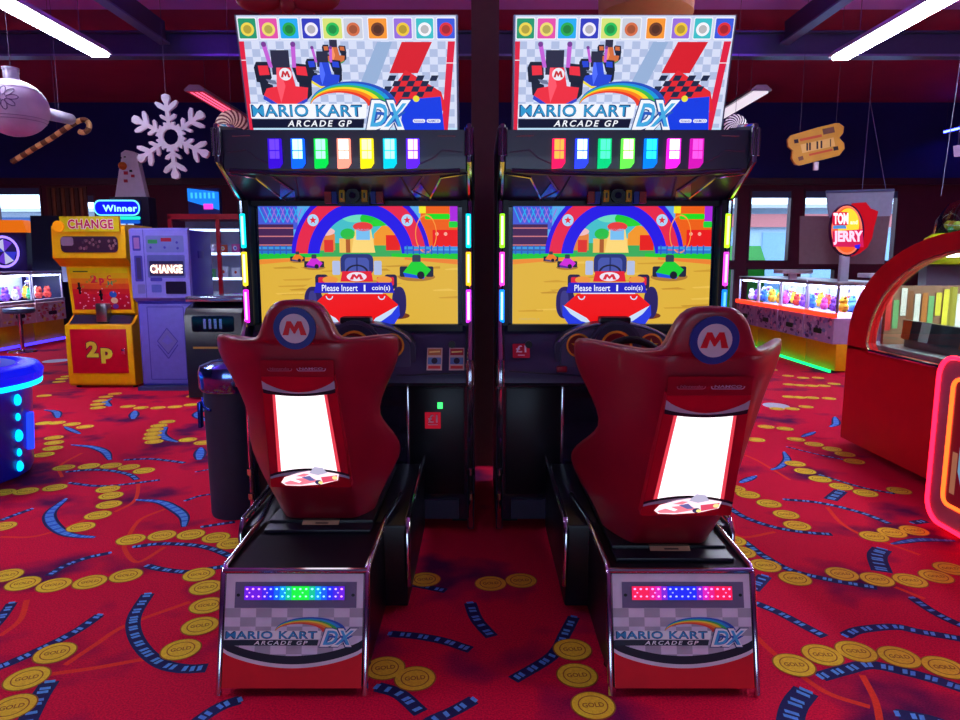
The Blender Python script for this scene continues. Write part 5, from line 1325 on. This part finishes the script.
Yd = 8.9; S = lambda x, y, d=0: atY(810 + x*.1527, 180 + y*.1527, Yd - d)
b = MB(); bk = [(300, 150), (370, 145), (400, 185), (450, 205), (440, 250), (425, 300), (410, 380), (380, 440), (330, 480), (280, 500), (240, 480)]
slab(b, [S(*p) for p in bk], Yd + .01, Yd + .10, em((206, 14, 34), .8)); b.build('red_back_board', t, o)
b = MB()
def el(cx, cy, rx, ry, m, d, th=.02, n=36):
    slab(b, [S(cx + rx*math.cos(2*PI*k/n), cy + ry*math.sin(2*PI*k/n), d) for k in range(n)], Yd - d, Yd - d + th, m)
el(245, 330, 112, 172, pm((70, 20, 80), .4), .0, .05); el(243, 328, 100, 160, em((255, 120, 90), 1.3), .01, .02); el(243, 328, 88, 148, em((246, 96, 40), 1.1), .02, .02); el(252, 290, 70, 105, em((252, 200, 50), 1.3), .03, .02)
b.build('oval_face', t, o)
b = MB(); TL = S(140, 200, .06)
F = Face(b, TL, S(360, 200, .06) - TL, S(140, 450, .06) - TL, 140, 360, 200, 450, .003)
F.rrect(146, 250, 210, 296, 12, em((206, 20, 60), 1.1), 1); F.text('TOM', 152, 250, 215, 290, em((255, 210, 220), 1.6), 2, .05); F.text('and', 262, 310, 262, 290, em((255, 250, 200), 1.4), 2, .03)
F.poly([(146, 335), (345, 322), (352, 440), (150, 436)], em((214, 30, 90), 1.0), 1); F.text('JERRY', 152, 345, 332, 425, em((255, 190, 215), 1.5), 2, .05)
F.poly([(150, 300), (230, 290), (240, 318), (150, 320)], em((80, 150, 220), 1), 1); F.poly([(290, 428), (330, 420), (320, 450), (295, 448)], em((40, 30, 220), 1.2), 3)
b.build('lettering', t, o)
b = MB(); pz = S(236, 480); b.box(pz.x - .055, pz.x + .055, Yd + .0, Yd + .06, 1.13, pz.z, pm((176, 180, 200), .4), .005); b.build('pole', t, o)
for px, py, w, lab in ((772+21, 272, .42, 'empty white display stand left of the oval sign pole'), (880, 276, .42, 'empty white display stand right of the oval sign pole')):
    Yq = 9.7 if px < 850 else 8.8
    c = atY(px, py, Yq); t = thing('display_stand', (c.x, Yq, 1.13), lab, 'stand'); o = loc_of(t); b = MB(); b.box(c.x - w/2, c.x + w/2, Yq - .15, Yq + .15, c.z - .02, c.z + .035, pm((190, 192, 206), .4), .01); b.build('shelf', t, o)
    MB().box(c.x - .05, c.x + .05, Yq - .02, Yq + .03, 1.13, c.z - .02, pm((180, 182, 200), .4)).build('post', t, o)

# ---- big red coin pusher at the right
t = thing('coin_pusher_machine', (3.4, 3.95, 0), 'big red coin pusher machine with a half round glass window on its side', 'arcade machine'); o = loc_of(t)
PR = pm((218, 22, 34), .35, 0, .06, 12); yc, rx, rz, z0 = 3.95, 1.26, .745, .83
def big_side(x0, x1):
    b = MB(); n = 28
    b.box(x0, x1, yc - rx, yc + rx, .05, .74, PR)
    O = [(yc + rx*math.cos(a), z0 + rz*math.sin(a)) for a in [PI*k/n for k in range(n+1)]]
    I = []
    for k in range(n + 1):
        a = PI*k/n; I.append((yc + (rx - .27)*math.cos(a), z0 - .02 + (rz - .10)*math.sin(a)))
    O = [(yc + rx, .74)] + O + [(yc - rx, .74)]; I = [(yc + rx - .31, .76)] + I + [(yc - rx + .31, .76)]
    N = len(O); vs = [(x, p[0], p[1]) for x in (x0, x1) for L in (O, I) for p in L]
    fs = []
    for k in range(N - 1): fs += [(k, k+1, N+k+1, N+k), (2*N+k, 3*N+k, 3*N+k+1, 2*N+k+1), (k, 2*N+k, 2*N+k+1, k+1), (N+k, N+k+1, 3*N+k+1, 3*N+k)]
    b.add(vs, fs, PR); b.box(x0, x1, yc - rx, yc + rx, .735, .765, PR)
    s = b.build('side_panel', t, o)
    b = MB(); b.tube([(x0 - .004, p[0], p[1]) for p in I] , .009, pm((214, 200, 150), .2, .8), 8); b.tube([(x0 - .004, I[0][0], I[0][1]), (x0 - .004, I[-1][0], I[-1][1])], .014, CHROME, 8); b.build('window_trim', s, o)
    b = MB(); xm = (x0 + x1)/2; b.prism([(p[0], p[1]) for p in I], 'x', xm - .003, xm + .003, glass((225, 235, 235), .02, .06)); b.build('window_glass', s, o)
big_side(2.78, 2.84); big_side(4.20, 4.26)
b = MB(); b.box(2.84, 4.20, yc - rx + .02, yc + rx - .02, .05, .72, pm((120, 14, 24), .4)); b.box(2.9, 4.1, yc - rx + .1, yc + rx - .1, 0, .05, BLACK); b.build('base', t, o)
b = MB(); b.box(2.84, 4.20, yc - rx + .1, yc + rx - .05, .72, .80, pm((150, 160, 172), .3)); b.build('playfield', t, o)
b = MB(); b.box(2.95, 4.1, yc - .3, yc + .85, .80, .90, pm((70, 84, 100), .3, .5), .01)
F = Face(b, (2.93, yc + .85, .99), (0, -1.2, 0), (0, 0, -.13), 0, 12, 0, 2, .002)
for k in range(6): F.poly([(k*2 + .2, 0), (k*2 + 1.2, 0), (k*2 + .9, 2), (k*2 - .1, 2)], pm([(214, 90, 40), (200, 206, 210), (60, 76, 90)][k % 3], .4), 1)
b.box(2.935, 2.97, yc - .35, yc + .85, .86, .99, pm((50, 60, 74), .3)); b.build('pusher_shelf', t, o)
b = MB(); b.box(2.9, 4.1, 4.96, 4.99, .80, 1.22, pm((150, 110, 90), .4)); 
F = Face(b, (2.9, 4.957, 1.21), (1.2, 0, 0), (0, 0, -.40), 0, 18, 0, 4, .003); rnd = random.Random(3)
for k in range(24): F.rect(k*.75, k*.75 + .6, rnd.uniform(0, 1), rnd.uniform(2, 4), pm(rnd.choice([(226, 214, 70), (190, 120, 60), (214, 60, 60), (236, 236, 230), (120, 180, 120), (140, 90, 60)]), .4), 1 + k % 3)
b.build('backdrop', t, o)
b = MB()
for y in (yc + .75, yc + .45, yc + .1): b.tube([(3.2, y, .82), (3.2, y, 1.22)], .022, em((226, 214, 90) if y != yc + .45 else (220, 110, 90), .9), 8)
b.build('post_light', t, o)
b = MB(); b.box(2.9, 4.15, yc - .5, yc + .5, 1.42, 1.44, em((236, 240, 225), 22)); b.build('roof_light', t, o)
rnd = random.Random(11)
for k in range(16):
    y = yc + .80 - rnd.random()*1.2; x = 2.98 + rnd.random()*.4; r = .035
    b = MB().lathe([(0, 0), (r, 0), (r, .006), (0, .006)], (x, y, .901), pm(rnd.choice([(190, 190, 200), (210, 170, 60)]), .25, .8), 14)
    solo(b, 'token', (x, y, .901), 'round metal token lying on the shelf inside the big red coin pusher', 'token', 'tokens in the coin pusher')

# ---- framed red neon panel machine at the lower right
t = thing('neon_framed_machine', (2.58, 2.9, 0), 'low machine with a rounded panel outlined in red neon at the right edge', 'arcade machine'); o = loc_of(t)
x = 2.40; ya, yb, za, zb = 2.15, 3.56, .05, .90
b = MB(); b.box(x + .02, x + .36, ya + .05, yb - .05, .02, zb - .03, pm((110, 12, 26), .4), .02); b.build('body', t, o)
def rr(ya, yb, za, zb, r, n=6):
    p = []
    for cy_, cz_, a0 in ((yb - r, zb - r, 0), (ya + r, zb - r, 90), (ya + r, za + r, 180), (yb - r, za + r, 270)):
        for k in range(n + 1): a = math.radians(a0 + 90*k/n); p.append((cy_ + r*math.cos(a), cz_ + r*math.sin(a)))
    return p
b = MB(); b.prism(rr(ya, yb, za, zb, .10), 'x', x, x + .03, pm((176, 110, 140), .35)); b.build('panel', t, o)
MB().tube([(x - .004, p[0], p[1]) for p in rr(ya - .012, yb + .012, za - .012, zb + .012, .11)], .011, em((255, 20, 50), 6), 8, True).build('outer_neon', t, o)
MB().tube([(x - .008, p[0], p[1]) for p in rr(ya + .11, yb - .11, za + .11, zb - .09, .05)], .010, em((255, 90, 30), 3.2), 8, True).build('inner_neon', t, o)
b = MB(); F = Face(b, (x - .002, yb - .13, zb - .10), (0, -(yb - ya - .26), 0), (0, 0, -(zb - za - .22)), 0, 12, 0, 7, .001)
F.rect(0, 12, 0, 7, em((130, 14, 34), .5), 1); F.rrect(.6, 11, .8, 1.4, .2, em((60, 20, 60), .5), 2); F.rrect(.9, 11, 2, 2.9, .2, em((16, 12, 30), .4), 2)
F.poly([(.7, 3.6), (2, 3.1), (5, 3.2), (5, 5.8), (1.2, 6.2), (.7, 5)], em((120, 180, 214), .7), 2); F.disc(2.2, 4.2, .6, em((170, 40, 70), .6), 3); F.disc(3.2, 5.6, .5, em((214, 200, 120), .6), 3); F.rect(0.2, .6, 4, 6.4, em((190, 120, 90), .6), 2)
b.build('artwork', t, o)
b = MB()
for y in (ya + .2, yb - .15): b.lathe([(0, 0), (.03, 0), (.025, .03)], (x + .12, y, 0), BLACK, 10); b.lathe([(0, 0), (.03, 0), (.025, .03)], (x + .3, y, 0), BLACK, 10)
b.build('foot', t, o)

# ---- domed sweet machine behind the red arch
cx, cy = 4.95, 6.9
t = thing('domed_machine', (cx, cy, 0), 'yellow topped machine with a clear dome of coloured balls behind the red arch', 'arcade machine'); o = loc_of(t)
MB().lathe([(0, .0), (.52, .0), (.54, 1.35), (0, 1.35)], (cx, cy, 0), pm((120, 110, 130), .4), 8).build('body', t, o)
MB().lathe([(0, 1.35), (.60, 1.36), (.60, 1.44), (.50, 1.62), (.44, 1.66), (0, 1.66)], (cx, cy, 0), pm((206, 214, 20), .35), 10).build('yellow_collar', t, o)
MB().lathe([(.44, 1.66), (.42, 1.80), (.33, 1.95), (.18, 2.03), (0, 2.06)], (cx, cy, 0), glass((200, 230, 230), .03, .10), 28).build('dome', t, o)
MB().sphere((cx - .02, cy, 2.12), .09, pm((110, 130, 200), .3), 1, 1, .8, 18).build('top_cap', t, o)
rnd = random.Random(2)
for k in range(40):
    rr_ = .36 * math.sqrt(rnd.random()); a = rnd.random()*2*PI; z = 1.70 + .05 * (k % 4) * (1 - rr_ / .5)
    p = Vector((cx + rr_*math.cos(a), cy + rr_*math.sin(a), z + .0)); col = rnd.choice([(214, 50, 40), (236, 150, 40), (60, 150, 70), (236, 214, 60), (236, 230, 225), (150, 40, 40)])
    b = MB().sphere(p, .045, pm(col, .35), n=12); b.tube([p + Vector((.046*math.cos(q), .046*math.sin(q), 0)) for q in [2*PI*j/12 for j in range(12)]], .003, pm((240, 236, 230), .4), 4, True)
    solo(b, 'capsule_ball', p, 'coloured capsule ball heaped inside the clear dome of the yellow topped machine', 'capsule ball', 'capsule balls in the dome')
# ---- blue neon tube high on the right, with a hanging string and note
p0, p1 = atY(944, 132, 12.7), atY(985, 122, 12.7)
b = MB(); b.tube([p0, p1], .018, em((40, 50, 255), 40), 8); b.tube([p0 + Vector((0, .03, .01)), p1 + Vector((0, .03, .01))], .03, pm((40, 40, 70), .4), 8)
t = thing('blue_tube_light', (p0 + p1)/2, 'thin blue tube light glowing high at the right edge', 'light'); o = loc_of(t); b.build('tube', t, o); string_up(tuple(p1 - Vector((.05, -.03, 0))), t, o); string_up(tuple(p0 + Vector((.05, .03, 0))), t, o)
t = thing('hanging_note', atY(956, 150, 6.3), 'small pale card hanging on a string near the right edge', 'card'); o = loc_of(t); q = [atY(*p, 6.3) for p in ((953, 146), (966, 144), (966, 156), (954, 157))]
b = MB(); slab(b, q, 6.295, 6.3, pm((130, 110, 150), .6)); b.build('card', t, o); string_up(tuple(atY(958, 146, 6.3)), t, o)
t = thing('balloon_string', atY(941, 198, 6.35), 'pale cord rising from the dome of the yellow topped machine', 'cord'); o = loc_of(t)
pa, pb = atY(941, 196, 6.35), atY(947, 155, 6.35); MB().tube([pa, pb, Vector((pb.x + .1, 6.35, HC))], .003, pm((90, 90, 120), .7), 5).build('cord', t, o)
c = atY(898, 95, 12.6)

# glow of the blue tube and of the signs comes from the lamps themselves
def lamp(name, loc, col, power, size):
    l = bpy.data.lights.new(name, 'POINT'); l.energy = power; l.color = lin(col)[:3]; l.shadow_soft_size = size
    ob = bpy.data.objects.new(name, l); COL.objects.link(ob); ob.location = loc
#lamp('blue_glow', (6.5, 12.2, 3.2), (40, 40, 255), 25, .2)
#lamp('violet_glow', (-6.5, 11.5, 3.0), (150, 70, 255), 18, .2)
